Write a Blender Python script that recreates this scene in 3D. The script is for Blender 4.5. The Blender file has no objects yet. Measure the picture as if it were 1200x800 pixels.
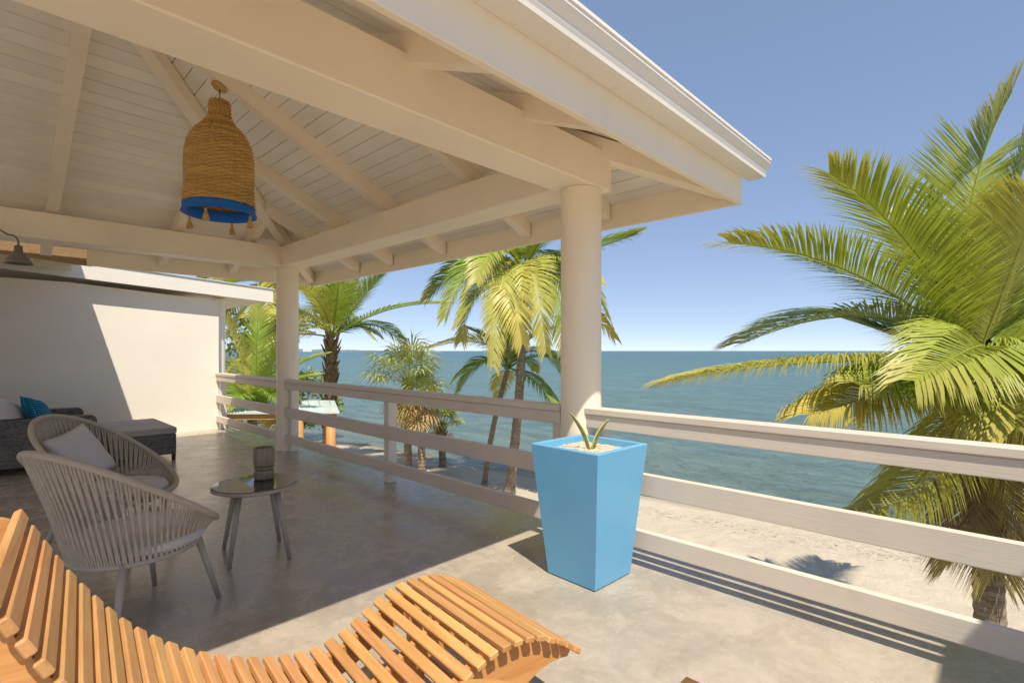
import bpy, bmesh, math, random
from mathutils import Vector, Matrix, noise
random.seed(7)
R = math.radians
sc = bpy.context.scene
C = sc.collection

# ------------------------------------------------------------------ camera
CAMH, F = 1.4, 602.0                       # eye height (m), focal length in pixels of a 1200 px wide picture
FW = Vector((0.720, 0.694, 0)).normalized()
RT = Vector((FW.y, -FW.x, 0))
cd = bpy.data.cameras.new('camera'); cam = bpy.data.objects.new('camera', cd); C.objects.link(cam)
cam.location = (0, 0, CAMH)
cam.rotation_euler = (R(90), 0, -math.atan2(FW.x, FW.y))
cd.sensor_width = 36; cd.lens = 36 * F / 1200; cd.shift_y = 11 / 1200
cd.clip_start = 0.05; cd.clip_end = 80000
sc.camera = cam

# ------------------------------------------------------------------ sky, sun, exposure
SUN = Vector((-0.28, -0.535, 1.0)).normalized()       # towards the sun
w = bpy.data.worlds.new('World'); sc.world = w; w.use_nodes = True
nt = w.node_tree; bg = nt.nodes['Background']
sky = nt.nodes.new('ShaderNodeTexSky'); sky.sky_type = 'NISHITA'; sky.sun_disc = False
sky.sun_elevation = math.asin(SUN.z); sky.sun_rotation = math.atan2(SUN.x, SUN.y)
sky.altitude = 0; sky.air_density = 0.36; sky.dust_density = 0.02; sky.ozone_density = 1.8
gm = nt.nodes.new('ShaderNodeGamma'); gm.inputs[1].default_value = 0.38        # softer contrast over the whole sky
hsv = nt.nodes.new('ShaderNodeHueSaturation'); hsv.inputs["Saturation"].default_value = 1.5; hsv.inputs['Hue'].default_value = 0.508; hsv.inputs['Value'].default_value = 1.12
nt.links.new(sky.outputs[0], gm.inputs[0]); nt.links.new(gm.outputs[0], hsv.inputs['Color']); nt.links.new(hsv.outputs[0], bg.inputs[0])
bg.inputs[1].default_value = 0.15
sd = bpy.data.lights.new('sun', 'SUN'); so = bpy.data.objects.new('sun', sd); C.objects.link(so)
sd.energy = 2.0; sd.angle = R(0.53); sd.color = (1.0, 0.91, 0.77)
so.rotation_euler = SUN.to_track_quat('Z', 'Y').to_euler()
sc.view_settings.view_transform = 'Standard'; sc.view_settings.look = 'None'
sc.view_settings.exposure = 1.5; sc.view_settings.gamma = 1
sc.view_settings.use_curve_mapping = False
sc.render.engine = 'CYCLES'
sc.cycles.max_bounces = 10; sc.cycles.diffuse_bounces = 6; sc.cycles.transparent_max_bounces = 12

# ------------------------------------------------------------------ pixel helpers (photo pixels -> places)
def at(px, py, d):
    return FW * d + RT * ((px - 600) / F * d) + Vector((0, 0, CAMH - (py - 411) / F * d))
def atz(px, py, z):
    return at(px, py, (CAMH - z) * F / (py - 411))

# ------------------------------------------------------------------ materials
def srgb(r, g, b):
    f = lambda c: (c / 255 / 12.92) if c / 255 <= .04045 else ((c / 255 + .055) / 1.055) ** 2.4
    return (f(r), f(g), f(b))
class NT:
    def __init__(s, name):
        s.m = bpy.data.materials.new(name); s.m.use_nodes = True; s.t = s.m.node_tree
        s.b = s.t.nodes['Principled BSDF']; s.out = s.t.nodes['Material Output']
    def n(s, ty, **kw):
        x = s.t.nodes.new('ShaderNode' + ty)
        for k, v in kw.items():
            if k.startswith('i_'):
                x.inputs[k[2:].replace('_', ' ')].default_value = v
            else: setattr(x, k, v)
        return x
    def l(s, a, b): s.t.links.new(a, b)
    def coords(s, scale=(1, 1, 1), out='Object', rnd=True, rot=(0, 0, 0)):
        tc = s.n('TexCoord'); mp = s.n('Mapping'); mp.inputs['Scale'].default_value = scale; mp.inputs['Rotation'].default_value = rot
        s.l(tc.outputs[out], mp.inputs['Vector'])
        if rnd:
            oi = s.n('ObjectInfo'); mu = s.n('Math', operation='MULTIPLY'); mu.inputs[1].default_value = 37.0
            s.l(oi.outputs['Random'], mu.inputs[0]); s.l(mu.outputs[0], mp.inputs['Location'])
        return mp.outputs[0]
    def noise(s, vec, scale, detail=4, rough=.55, dist=0):
        x = s.n('TexNoise'); x.inputs['Scale'].default_value = scale; x.inputs['Detail'].default_value = detail
        x.inputs['Roughness'].default_value = rough; x.inputs['Distortion'].default_value = dist
        if vec is not None: s.l(vec, x.inputs['Vector'])
        return x.outputs[0]
    def ramp(s, fac, stops):
        x = s.n('ValToRGB'); e = x.color_ramp.elements
        while len(e) < len(stops): e.new(.5)
        for q, (p, c) in zip(e, stops): q.position = p; q.color = (*c, 1) if len(c) == 3 else c
        s.l(fac, x.inputs[0]); return x.outputs[0]
    def mix(s, fac, a, b, mode='MIX'):
        x = s.n('Mix', data_type='RGBA', blend_type=mode)
        for v, i in ((fac, 0), (a, 6), (b, 7)):
            if isinstance(v, (int, float)): x.inputs[i].default_value = v
            elif isinstance(v, tuple): x.inputs[i].default_value = (*v, 1)
            else: s.l(v, x.inputs[i])
        return x.outputs[2]
    def bump(s, h, strength, dist, prev=None):
        x = s.n('Bump'); x.inputs['Strength'].default_value = strength; x.inputs['Distance'].default_value = dist
        s.l(h, x.inputs['Height'])
        if prev is not None: s.l(prev, x.inputs['Normal'])
        s.l(x.outputs[0], s.b.inputs['Normal']); return x.outputs[0]
    def base(s, c):
        if isinstance(c, tuple): s.b.inputs['Base Color'].default_value = (*c, 1)
        else: s.l(c, s.b.inputs['Base Color'])
    def set(s, rough=None, spec=None, metal=None):
        if rough is not None: s.b.inputs['Roughness'].default_value = rough
        if spec is not None: s.b.inputs['Specular IOR Level'].default_value = spec
        if metal is not None: s.b.inputs['Metallic'].default_value = metal
def sc3(c, k): return tuple(min(1, x * k) for x in c)

def paint(name, col, rough=.5, var=.06, scale=2.5, bump=.15, bscale=60, dirt=0, grain=None, rndv=0, spec=.35):
    t = NT(name); v = t.coords(out='Object')
    n1 = t.noise(v, scale, 6); c = t.ramp(n1, [(.3, sc3(col, 1 - var)), (.7, sc3(col, 1 + var))])
    if dirt:
        n2 = t.noise(v, scale * 3.1, 8, .7, .6); f = t.ramp(n2, [(.56, (0, 0, 0)), (.78, (dirt,) * 3)])
        c = t.mix(f, c, sc3(col, .55))
    if rndv:
        oi = t.n('ObjectInfo'); mr = t.n('MapRange'); mr.inputs['To Min'].default_value = 1 - rndv; mr.inputs['To Max'].default_value = 1 + rndv
        t.l(oi.outputs['Random'], mr.inputs[0]); hs = t.n('HueSaturation'); t.l(mr.outputs[0], hs.inputs['Value']); t.l(c, hs.inputs['Color']); c = hs.outputs[0]
    t.base(c)
    g = t.coords(scale=grain) if grain else v
    h = t.noise(g, bscale, 5, .6)
    t.bump(h, bump, .01)
    rr = t.noise(v, scale * 4, 4); mr = t.n('MapRange'); mr.inputs['To Min'].default_value = rough - .1; mr.inputs['To Max'].default_value = rough + .12
    t.l(rr, mr.inputs[0]); t.l(mr.outputs[0], t.b.inputs['Roughness']); t.set(spec=spec)
    return t.m

def wood(name, dark, light, axis=0, rough=.5, ring=9, rndv=.12, bump=.25):
    t = NT(name); s = [ring, ring, ring]; s[axis] = .7
    v = t.coords(scale=tuple(s))
    n1 = t.noise(v, 3.0, 6, .6, 1.2)
    s2 = [70, 70, 70]; s2[axis] = 1.6; v2 = t.coords(scale=tuple(s2)); n2 = t.noise(v2, 2.5, 4, .6)
    c = t.ramp(n1, [(.28, dark), (.5, tuple((a + b) / 2 for a, b in zip(dark, light))), (.72, light)])
    c = t.mix(.28, c, t.ramp(n2, [(.35, dark), (.65, light)]))
    oi = t.n('ObjectInfo'); mr = t.n('MapRange'); mr.inputs['To Min'].default_value = 1 - rndv; mr.inputs['To Max'].default_value = 1 + rndv
    t.l(oi.outputs['Random'], mr.inputs[0]); hs = t.n('HueSaturation'); t.l(mr.outputs[0], hs.inputs['Value']); t.l(c, hs.inputs['Color'])
    m2 = t.n('MapRange'); m2.inputs['To Min'].default_value = .496; m2.inputs['To Max'].default_value = .512
    mo = t.n('Math', operation='FRACT'); m5 = t.n('Math', operation='MULTIPLY'); m5.inputs[1].default_value = 7.31
    t.l(oi.outputs['Random'], m5.inputs[0]); t.l(m5.outputs[0], mo.inputs[0]); t.l(mo.outputs[0], m2.inputs[0]); t.l(m2.outputs[0], hs.inputs['Hue'])
    t.base(hs.outputs[0]); t.bump(n2, bump, .002); t.set(rough=rough, spec=.35)
    return t.m

def fabric(name, col, scale=900, rough=.9, var=.06, bump=.3):
    t = NT(name); v = t.coords(rnd=False); n1 = t.noise(v, 5, 5)
    t.base(t.ramp(n1, [(.3, sc3(col, 1 - var)), (.7, sc3(col, 1 + var))]))
    a = t.n('TexWave', wave_type='BANDS', bands_direction='X'); b = t.n('TexWave', wave_type='BANDS', bands_direction='Z')
    for q in (a, b): q.inputs['Scale'].default_value = scale / 12; q.inputs['Distortion'].default_value = 1.0; t.l(v, q.inputs['Vector'])
    ad = t.n('Math', operation='ADD'); t.l(a.outputs[1], ad.inputs[0]); t.l(b.outputs[1], ad.inputs[1])
    p = t.bump(ad.outputs[0], bump, .0008); n3 = t.noise(v, 9, 4); t.bump(n3, .25, .02, p)
    t.set(rough=rough, spec=.15); t.b.inputs['Sheen Weight'].default_value = .25
    return t.m

MT = {}
MT['cream'] = paint('cream_paint', (.90, .795, .63), .48, .05, 1.3, .12, 45, dirt=.10)
MT['board'] = paint('ceiling_board_paint', (.90, .85, .76), .55, .05, 1.5, .12, 40, dirt=.12, rndv=.035)
MT['rail'] = paint('weathered_rail_paint', (.68, .60, .50), .5, .05, 2.2, .12, 10, dirt=.14, grain=(9, .45, 9))
MT['post'] = paint('post_paint', (.76, .69, .59), .5, .06, 3, .2, 40, dirt=.1)
MT['stucco'] = paint('stucco_wall', (.87, .81, .71), .8, .03, 1.2, .22, 55, dirt=.05)
MT['gutter'] = paint('gutter_white', (.82, .78, .70), .3, .03, 2, .04, 20, dirt=.12, spec=.5)
MT['roofing'] = paint('roofing_sheet', (.42, .42, .40), .4, .08, 2, .2, 20)
MT['palemetal'] = paint('pale_green_sheet', (.60, .68, .64), .35, .08, 1.5, .2, 9, dirt=.2, grain=(1, 8, 1))
MT['blue'] = paint('blue_planter_paint', (.15, .42, .67), .42, .04, 3, .05, 30, dirt=.06)
MT['taupe'] = paint('taupe_metal', (.40, .355, .305), .42, .05, 6, .05, 80)
MT['pewter'] = paint('pewter_metal', (.17, .15, .12), .35, .1, 8, .1, 60, spec=.6)
MT['rope'] = paint('beige_rope', (.52, .46, .375), .8, .12, 25, .6, 500)
MT['rim_rope'] = paint('wrapped_rim_rope', (.50, .44, .355), .8, .1, 25, .6, 260, grain=(1, 1, 1))
MT['straw'] = paint('straw', (.56, .36, .12), .8, .2, 40, .5, 300)
MT['cobalt'] = paint('cobalt_trim', (.01, .145, .55), .6, .1, 25, .5, 200)
MT['dark'] = paint('dark_metal', (.03, .03, .03), .5, .1, 10, .1, 80)
MT['teak'] = wood('oiled_teak', srgb(180, 124, 74), srgb(212, 164, 110), axis=0, rough=.5)
MT['teak_board'] = wood('oiled_teak_board', srgb(180, 122, 68), srgb(210, 158, 98), axis=0, rough=.5, ring=5)
MT['brownwood'] = wood('dark_brown_wood', (.12, .05, .02), (.25, .12, .05), axis=0)
MT['timber'] = wood('orange_timber', (.38, .17, .05), (.62, .33, .12), axis=0, ring=5)
MT['soffit'] = wood('brown_soffit', (.28, .17, .085), (.42, .28, .15), axis=1, ring=6)
MT['pot'] = wood('grey_turned_wood', (.13, .10, .075), (.36, .295, .22), axis=2, ring=22, rough=.55)
MT['grey'] = fabric('light_grey_fabric', (.58, .55, .56))
MT['greyseat'] = fabric('grey_seat_fabric', (.52, .50, .50))
MT['taupe_fab'] = fabric('taupe_cushion_fabric', (.44, .40, .355))
MT['palefab'] = fabric('pale_pillow_fabric', (.62, .58, .59))

def mk_concrete():
    t = NT('polished_concrete'); v = t.coords(rnd=False)
    n1 = t.noise(v, .6, 8, .6, .3); n2 = t.noise(v, 3.1, 9, .7, .35); n3 = t.noise(v, 22, 6, .7)
    c = t.ramp(n1, [(.32, (.325, .275, .217)), (.52, (.415, .355, .282)), (.7, (.485, .42, .335))])
    c = t.mix(t.ramp(n2, [(.47, (0, 0, 0)), (.66, (.8,) * 3)]), c, (.55, .475, .38))
    c = t.mix(t.ramp(n2, [(.30, (.75,) * 3), (.46, (0, 0, 0))]), c, (.28, .236, .185))
    c = t.mix(.22, c, t.ramp(n3, [(.35, (.27, .235, .19)), (.7, (.52, .46, .37))]))
    sp = t.noise(v, 95, 2, .5); c = t.mix(t.ramp(sp, [(.70, (0, 0, 0)), (.76, (.5,) * 3)]), c, (.15, .13, .11))
    sp2 = t.noise(v, 30, 3, .6); c = t.mix(t.ramp(sp2, [(.64, (0, 0, 0)), (.76, (.6,) * 3)]), c, (.66, .60, .51))
    t.base(c)
    t.l(t.ramp(n2, [(.3, (.16,) * 3), (.7, (.36,) * 3)]), t.b.inputs['Roughness']); t.set(spec=.5)
    p = t.bump(n1, .05, .05); t.bump(n3, .04, .006, p)
    return t.m
MT['concrete'] = mk_concrete()

def mk_sand():
    t = NT('beach_sand'); v = t.coords(rnd=False)
    n1 = t.noise(v, .25, 6, .6); n2 = t.noise(v, 2.2, 8, .65, .5); n3 = t.noise(v, 45, 4, .7)
    c = t.ramp(n1, [(.3, (.52, .44, .33)), (.7, (.66, .575, .445))])
    c = t.mix(.35, c, t.ramp(n2, [(.3, (.40, .335, .245)), (.7, (.64, .57, .45))]))
    c = t.mix(.2, c, t.ramp(n3, [(.3, (.3, .25, .18)), (.7, (.68, .60, .48))]))
    # seaweed wrack and damp sand by the water line
    sx = t.n('SeparateXYZ'); t.l(v, sx.inputs[0])
    m1 = t.n('Math', operation='MULTIPLY_ADD'); m1.inputs[1].default_value = .15; t.l(sx.outputs[1], m1.inputs[0]); t.l(sx.outputs[0], m1.inputs[2])
    m2 = t.n('Math', operation='MULTIPLY_ADD'); m2.inputs[1].default_value = 1.6; t.l(n1, m2.inputs[0]); t.l(m1.outputs[0], m2.inputs[2])
    mr = t.n('MapRange'); mr.inputs['From Min'].default_value = 16.3; mr.inputs['From Max'].default_value = 17.7; t.l(m2.outputs[0], mr.inputs[0])
    c = t.mix(mr.outputs[0], c, (.21, .175, .125))
    ws = t.noise(v, 7, 6, .7, 1); mm = t.n('MapRange'); mm.inputs['From Min'].default_value = 14.0; mm.inputs['From Max'].default_value = 16.0; t.l(m2.outputs[0], mm.inputs[0])
    band = t.ramp(mm.outputs[0], [(0, (0, 0, 0)), (.5, (1, 1, 1)), (1, (0, 0, 0))])
    wf = t.mix(1.0, t.ramp(ws, [(.53, (0, 0, 0)), (.62, (.8,) * 3)]), band, 'MULTIPLY')
    c = t.mix(wf, c, (.13, .09, .05))
    t.base(c); p = t.bump(n2, .7, .12); t.bump(n3, .35, .02, p); t.set(rough=.95, spec=.1)
    return t.m
MT['sand'] = mk_sand()

def mk_water():
    t = NT('sea_water'); v = t.coords(scale=(1, .38, 1), rnd=False, rot=(0, 0, R(8)))
    a = t.noise(v, .16, 6, .6, .6); b = t.noise(v, .75, 7, .62, .8); d = t.noise(v, 3.2, 6, .6, .5)
    v0 = t.coords(rnd=False); big = t.noise(v0, .02, 5, .6)
    sx = t.n('SeparateXYZ'); t.l(v0, sx.inputs[0])
    mr = t.n('MapRange'); mr.inputs['From Min'].default_value = 14; mr.inputs['From Max'].default_value = 420; t.l(sx.outputs[0], mr.inputs[0])
    mp = t.n('Math', operation='POWER'); mp.inputs[1].default_value = .45; t.l(mr.outputs[0], mp.inputs[0])
    ad = t.n('Math', operation='MULTIPLY_ADD'); ad.inputs[1].default_value = .22; t.l(big, ad.inputs[0]); t.l(mp.outputs[0], ad.inputs[2])
    c = t.ramp(ad.outputs[0], [(.12, (.17, .20, .145)), (.3, (.12, .195, .16)), (.62, (.085, .18, .165)), (1, (.045, .135, .145))])
    c = t.mix(t.ramp(b, [(.42, (.0,) * 3), (.66, (.55,) * 3)]), c, (.03, .085, .085))  # ripple shade and dark green patches, both put into the water colour
    c = t.mix(t.ramp(d, [(.5, (.0,) * 3), (.7, (.30,) * 3)]), c, (.24, .33, .31))  # light side of the small ripples painted into the colour
    t.base(c)
    p = t.bump(a, .8, 1.9); p = t.bump(b, .9, .75, p); t.bump(d, .8, .22, p)
    t.set(rough=.28, spec=.22)
    return t.m
MT['water'] = mk_water()

def mk_leaf(name, tip=(.58, .49, .14), tipamt=.65):
    t = NT(name); oi = t.n('ObjectInfo'); v = t.coords()
    n1 = t.noise(v, 2.2, 5, .6); at_ = t.n('Attribute', attribute_name='age')
    c = t.mix(.5, oi.outputs['Color'], t.ramp(n1, [(.3, (.55,) * 3), (.72, (1.0,) * 3)]), 'MULTIPLY')
    ad = t.n('Math', operation='MULTIPLY_ADD'); ad.inputs[1].default_value = .5; ad.inputs[2].default_value = -.25; t.l(n1, ad.inputs[0])
    a2 = t.n('Math', operation='ADD'); t.l(at_.outputs['Fac'], a2.inputs[0]); t.l(ad.outputs[0], a2.inputs[1])
    f = t.ramp(a2.outputs[0], [(.55, (0, 0, 0)), (1.0, (tipamt,) * 3)])
    c = t.mix(f, c, tip); t.base(c); t.set(rough=.42, spec=.45)
    tr = t.n('BsdfTranslucent'); t.l(t.mix(1.0, c, (1.0, 1.0, .55), 'MULTIPLY'), tr.inputs[0])
    mx = t.n('MixShader'); mx.inputs[0].default_value = .30; t.l(t.b.outputs[0], mx.inputs[1]); t.l(tr.outputs[0], mx.inputs[2])
    t.l(mx.outputs[0], t.out.inputs[0]); return t.m
MT['leaf'] = mk_leaf('palm_leaf'); MT['shrub'] = mk_leaf('shrub_leaf', (.35, .36, .06), .4)
def mk_bark():
    t = NT('palm_bark'); v = t.coords(scale=(1, 1, 1)); v2 = t.coords(scale=(3, 3, 14))
    n1 = t.noise(v, 6, 6, .65); n2 = t.noise(v2, 2, 5, .6, .6)
    c = t.ramp(n1, [(.3, (.16, .12, .085)), (.7, (.36, .295, .225))]); c = t.mix(.5, c, t.ramp(n2, [(.35, (.11, .08, .055)), (.65, (.42, .35, .27))]))
    t.base(c); t.bump(n2, .8, .03); t.set(rough=.9, spec=.15); return t.m
MT['bark'] = mk_bark()
MT['boot'] = paint('dry_leaf_base', (.25, .155, .085), .9, .35, 5, .7, 40, rndv=.3)
def mk_glass_top():
    t = NT('dark_mirror_glass'); t.base((.025, .025, .027)); t.set(rough=.03, spec=1.0); t.b.inputs['IOR'].default_value = 2.3; return t.m
MT['glasstop'] = mk_glass_top()
def mk_wicker(name, dark, light, sw, sh):
    t = NT(name); tc = t.coords(rnd=False); s = t.n('SeparateXYZ'); t.l(tc, s.inputs[0])
    ad = t.n('Math', operation='ADD'); t.l(s.outputs[0], ad.inputs[0]); t.l(s.outputs[1], ad.inputs[1])
    cb = t.n('CombineXYZ'); t.l(ad.outputs[0], cb.inputs[0]); t.l(s.outputs[2], cb.inputs[1])
    bk = t.n('TexBrick'); bk.inputs['Scale'].default_value = 1; bk.inputs['Brick Width'].default_value = sw; bk.inputs['Row Height'].default_value = sh
    bk.inputs['Mortar Size'].default_value = sh * .16; bk.inputs['Mortar Smooth'].default_value = .6
    bk.inputs['Color1'].default_value = (*dark, 1); bk.inputs['Color2'].default_value = (*light, 1); bk.inputs['Mortar'].default_value = (.012, .011, .01, 1)
    t.l(cb.outputs[0], bk.inputs['Vector']); t.base(bk.outputs[0])
    iv = t.n('Math', operation='SUBTRACT'); iv.inputs[0].default_value = 1; t.l(bk.outputs[1], iv.inputs[1])
    t.bump(iv.outputs[0], .9, .006); t.set(rough=.55, spec=.35); return t.m
MT['wicker'] = mk_wicker('grey_wicker', (.15, .138, .13), (.30, .28, .26), .032, .011)
def mk_basket():
    t = NT('natural_basket'); v = t.coords(rnd=False); n1 = t.noise(v, 22, 4, .6); n2 = t.noise(v, 90, 4, .7); n3 = t.noise(t.coords(scale=(1, 1, 14), rnd=False), 3, 4, .6)
    c = t.ramp(n2, [(.3, (.30, .16, .035)), (.7, (.72, .47, .16))]); c = t.mix(.5, c, t.ramp(n3, [(.32, (.28, .14, .03)), (.68, (.74, .50, .18))]))
    t.base(c); t.bump(n2, .5, .003); t.set(rough=.65, spec=.3); return t.m
MT['basket'] = mk_basket()
def mk_bluepillow():
    t = NT('blue_batik_fabric'); v = t.coords(rnd=False)
    a = t.n('TexWave', wave_type='BANDS', bands_direction='X'); b = t.n('TexWave', wave_type='BANDS', bands_direction='Y')
    for q in (a, b): q.inputs['Scale'].default_value = 11; q.inputs['Distortion'].default_value = .8; t.l(v, q.inputs['Vector'])
    m = t.n('Math', operation='MULTIPLY'); t.l(a.outputs[1], m.inputs[0]); t.l(b.outputs[1], m.inputs[1])
    n1 = t.noise(v, 5, 3)
    c = t.ramp(m.outputs[0], [(.3, (.008, .10, .20)), (.6, (.10, .38, .52))]); c = t.mix(t.ramp(n1, [(.4, (.0,) * 3), (.65, (.7,) * 3)]), c, (.01, .16, .30))
    t.base(c); t.set(rough=.9, spec=.1); return t.m
MT['bluepillow'] = mk_bluepillow()
def mk_snake():
    t = NT('variegated_leaf'); v = t.coords(rnd=True); n1 = t.noise(t.coords(scale=(12, 12, 60)), 1, 4); at_ = t.n('Attribute', attribute_name='age')
    c = t.ramp(n1, [(.35, (.10, .15, .035)), (.65, (.28, .31, .09))]); c = t.mix(t.ramp(at_.outputs['Fac'], [(.55, (0, 0, 0)), (.7, (1, 1, 1))]), c, (.58, .50, .16))
    t.base(c); t.set(rough=.4); return t.m
MT['snake'] = mk_snake()
MT['pebble'] = paint('pale_gravel', (.66, .57, .44), .9, .25, 60, .8, 130)
MT['hill'] = paint('far_headland', (.16, .21, .20), .9, .2, .004, .1, .02)
MT['farwhite'] = paint('far_white_wall', (.8, .8, .78), .8)
MT['coconut'] = paint('coconut_husk', (.34, .30, .06), .5, .25, 8, .2, 30, rndv=.3)

# ------------------------------------------------------------------ mesh helpers
def link(name, me, mat, parent=None, smooth=False):
    o = bpy.data.objects.new(name, me); C.objects.link(o)
    if mat is not None and not me.materials: me.materials.append(MT[mat] if isinstance(mat, str) else mat)
    if smooth:
        for p in me.polygons: p.use_smooth = True
    if parent is not None: o.parent = parent
    return o
def mesh(name, V, Fc):
    me = bpy.data.meshes.new(name); me.from_pydata([tuple(v) for v in V], [], Fc); me.update(); return me
def obj(name, V, Fc, mat, parent=None, smooth=False, fix=False):
    me = mesh(name, V, Fc)
    if fix:
        bm = bmesh.new(); bm.from_mesh(me); bmesh.ops.recalc_face_normals(bm, faces=bm.faces); bm.to_mesh(me); bm.free()
    return link(name, me, mat, parent, smooth)
def tag(o, label, cat=None, group=None, kind=None):
    if label: o['label'] = label
    if cat: o['category'] = cat
    if group: o['group'] = group
    if kind: o['kind'] = kind
    return o
def thing(name, loc, label, cat, rz=0, group=None):
    o = bpy.data.objects.new(name, None); C.objects.link(o); o.location = loc; o.rotation_euler = (0, 0, rz); o.empty_display_size = .1
    return tag(o, label, cat, group)
def structure(o): o['kind'] = 'structure'; return o
def orient(V, Fc):
    c = sum((Vector(v) for v in V), Vector()) / len(V); out = []
    for f in Fc:
        p = [Vector(V[i]) for i in f]; n = (p[1] - p[0]).cross(p[2] - p[0]); m = sum(p, Vector()) / len(p)
        out.append(f if n.dot(m - c) >= 0 else f[::-1])
    return out
def cbox_data(x0, x1, y0, y1, z0, z1, c=.004):
    lo = (x0, y0, z0); hi = (x1, y1, z1); V = []; idx = {}
    for sx in (0, 1):
        for sy in (0, 1):
            for sz in (0, 1):
                s = (sx, sy, sz)
                for a in range(3):
                    p = [(hi[k] - (0 if k == a else c)) if s[k] else (lo[k] + (0 if k == a else c)) for k in range(3)]
                    idx[(s, a)] = len(V); V.append(tuple(p))
    Fc = []
    for a in range(3):
        b, d = [k for k in range(3) if k != a]
        for sa in (0, 1):
            q = []
            for sb, sd_ in ((0, 0), (1, 0), (1, 1), (0, 1)):
                s = [0] * 3; s[a] = sa; s[b] = sb; s[d] = sd_; q.append(idx[(tuple(s), a)])
            Fc.append(q)
    for a in range(3):
        for b in range(a + 1, 3):
            d = 3 - a - b
            for sa in (0, 1):
                for sb in (0, 1):
                    s0 = [0] * 3; s0[a] = sa; s0[b] = sb; s1 = list(s0); s1[d] = 1
                    s0, s1 = tuple(s0), tuple(s1); Fc.append([idx[(s0, a)], idx[(s1, a)], idx[(s1, b)], idx[(s0, b)]])
    for s in [(i, j, k) for i in (0, 1) for j in (0, 1) for k in (0, 1)]: Fc.append([idx[(s, 0)], idx[(s, 1)], idx[(s, 2)]])
    return V, orient(V, Fc)
def cbox(name, x0, x1, y0, y1, z0, z1, mat, parent=None, c=.004):
    V, Fc = cbox_data(x0, x1, y0, y1, z0, z1, c); return obj(name, V, Fc, mat, parent)
def prism8(name, A, B, mat, parent=None):           # two quads A and B, four points each
    V = [tuple(p) for p in A] + [tuple(p) for p in B]
    Fc = [[0, 1, 2, 3], [4, 5, 6, 7]] + [[i, (i + 1) % 4, 4 + (i + 1) % 4, 4 + i] for i in range(4)]
    return obj(name, V, orient(V, Fc), mat, parent)
def extrude(name, poly, axis, a, b, mat, parent=None, smooth=False):   # 2-D polygon extruded along an axis (0 x, 1 y, 2 z)
    def P(p, t): q = list(p); q.insert(axis, t); return tuple(q)
    n = len(poly); V = [P(p, a) for p in poly] + [P(p, b) for p in poly]
    Fc = [list(range(n)), list(range(n, 2 * n))[::-1]] + [[i, n + i, n + (i + 1) % n, (i + 1) % n] for i in range(n)]
    return obj(name, V, Fc, mat, parent, smooth, fix=True)
def tube_data(pts, rad, n=8, close=False, V=None, Fc=None, cap=True):
    V = [] if V is None else V; Fc = [] if Fc is None else Fc
    pts = [Vector(p) for p in pts]; m = len(pts); rad = rad if isinstance(rad, (list, tuple)) else [rad] * m
    ref = None; base = len(V)
    for i, p in enumerate(pts):
        t = (pts[(i + 1) % m] - pts[i - 1]) if close else (pts[min(i + 1, m - 1)] - pts[max(i - 1, 0)])
        t.normalize()
        if ref is None: ref = t.orthogonal().normalized()
        ref = (ref - t * ref.dot(t)).normalized(); s = t.cross(ref)
        for k in range(n):
            a = 2 * math.pi * k / n; V.append(p + (ref * math.cos(a) + s * math.sin(a)) * rad[i])
    for i in range(m if close else m - 1):
        j = (i + 1) % m
        for k in range(n):
            k2 = (k + 1) % n; Fc.append([base + i * n + k, base + i * n + k2, base + j * n + k2, base + j * n + k])
    if cap and not close:
        Fc.append([base + k for k in range(n)][::-1]); Fc.append([base + (m - 1) * n + k for k in range(n)])
    return V, Fc
def tube(name, pts, rad, mat, parent=None, n=8, close=False, smooth=True):
    V, Fc = tube_data(pts, rad, n, close); return obj(name, V, Fc, mat, parent, smooth)
def lathe_data(prof, n=32, c=(0, 0, 0)):
    V = []; Fc = []
    for r, z in prof:
        for k in range(n):
            a = 2 * math.pi * k / n; V.append((c[0] + r * math.cos(a), c[1] + r * math.sin(a), c[2] + z))
    for i in range(len(prof) - 1):
        for k in range(n):
            k2 = (k + 1) % n; Fc.append([i * n + k, i * n + k2, (i + 1) * n + k2, (i + 1) * n + k])
    return V, Fc
def lathe(name, prof, mat, parent=None, n=32, c=(0, 0, 0), smooth=True):
    V, Fc = lathe_data(prof, n, c); return obj(name, V, Fc, mat, parent, smooth)
def sharp(o, ang=40):
    me = o.data
    if hasattr(me, 'set_sharp_from_angle'): me.set_sharp_from_angle(angle=R(ang))
    return o

# ------------------------------------------------------------------ the setting: ground, sea, headland
def shore(y): return 17.5 - .15 * max(-60, min(80, y))
def ground_z(x, y):
    if x < -30 or abs(y) > 200: return -3.0 if x < 10 else -8.0
    e = (x - (shore(y) - 6)) / 6
    z = -3.0 if e < 0 else -3.0 - .3 * e * e * (3 - 2 * e) if e < 1 else -3.3 - (x - shore(y)) * .08
    return max(-8, z + .05 * noise.noise(Vector((x * .35, y * .35, 0))) + .02 * noise.noise(Vector((x * 1.3, y * 1.3, 3))))
xs = [-40000, -4000, -400, -60, -30] + [-24 + i * 6 for i in range(4)] + [i * .6 for i in range(48)] + [29 + i * 6 for i in range(8)] + [100, 400, 4000, 40000]
ys = [-40000, -4000, -400, -120, -60] + [-40 + i * 6 for i in range(5)] + [-10 + i * .8 for i in range(70)] + [46 + 10 * i for i in range(8)] + [150, 400, 4000, 40000]
V = [(x, y, ground_z(x, y)) for x in xs for y in ys]; ny = len(ys)
Fc = [[i * ny + j, (i + 1) * ny + j, (i + 1) * ny + j + 1, i * ny + j + 1] for i in range(len(xs) - 1) for j in range(ny - 1)]
structure(obj('ground', V, Fc, 'sand', None, True))
structure(obj('sea', [(10, -40000, -3.28), (60000, -40000, -3.28), (60000, 40000, -3.28), (10, 40000, -3.28)], [[0, 1, 2, 3]], 'water'))
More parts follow.
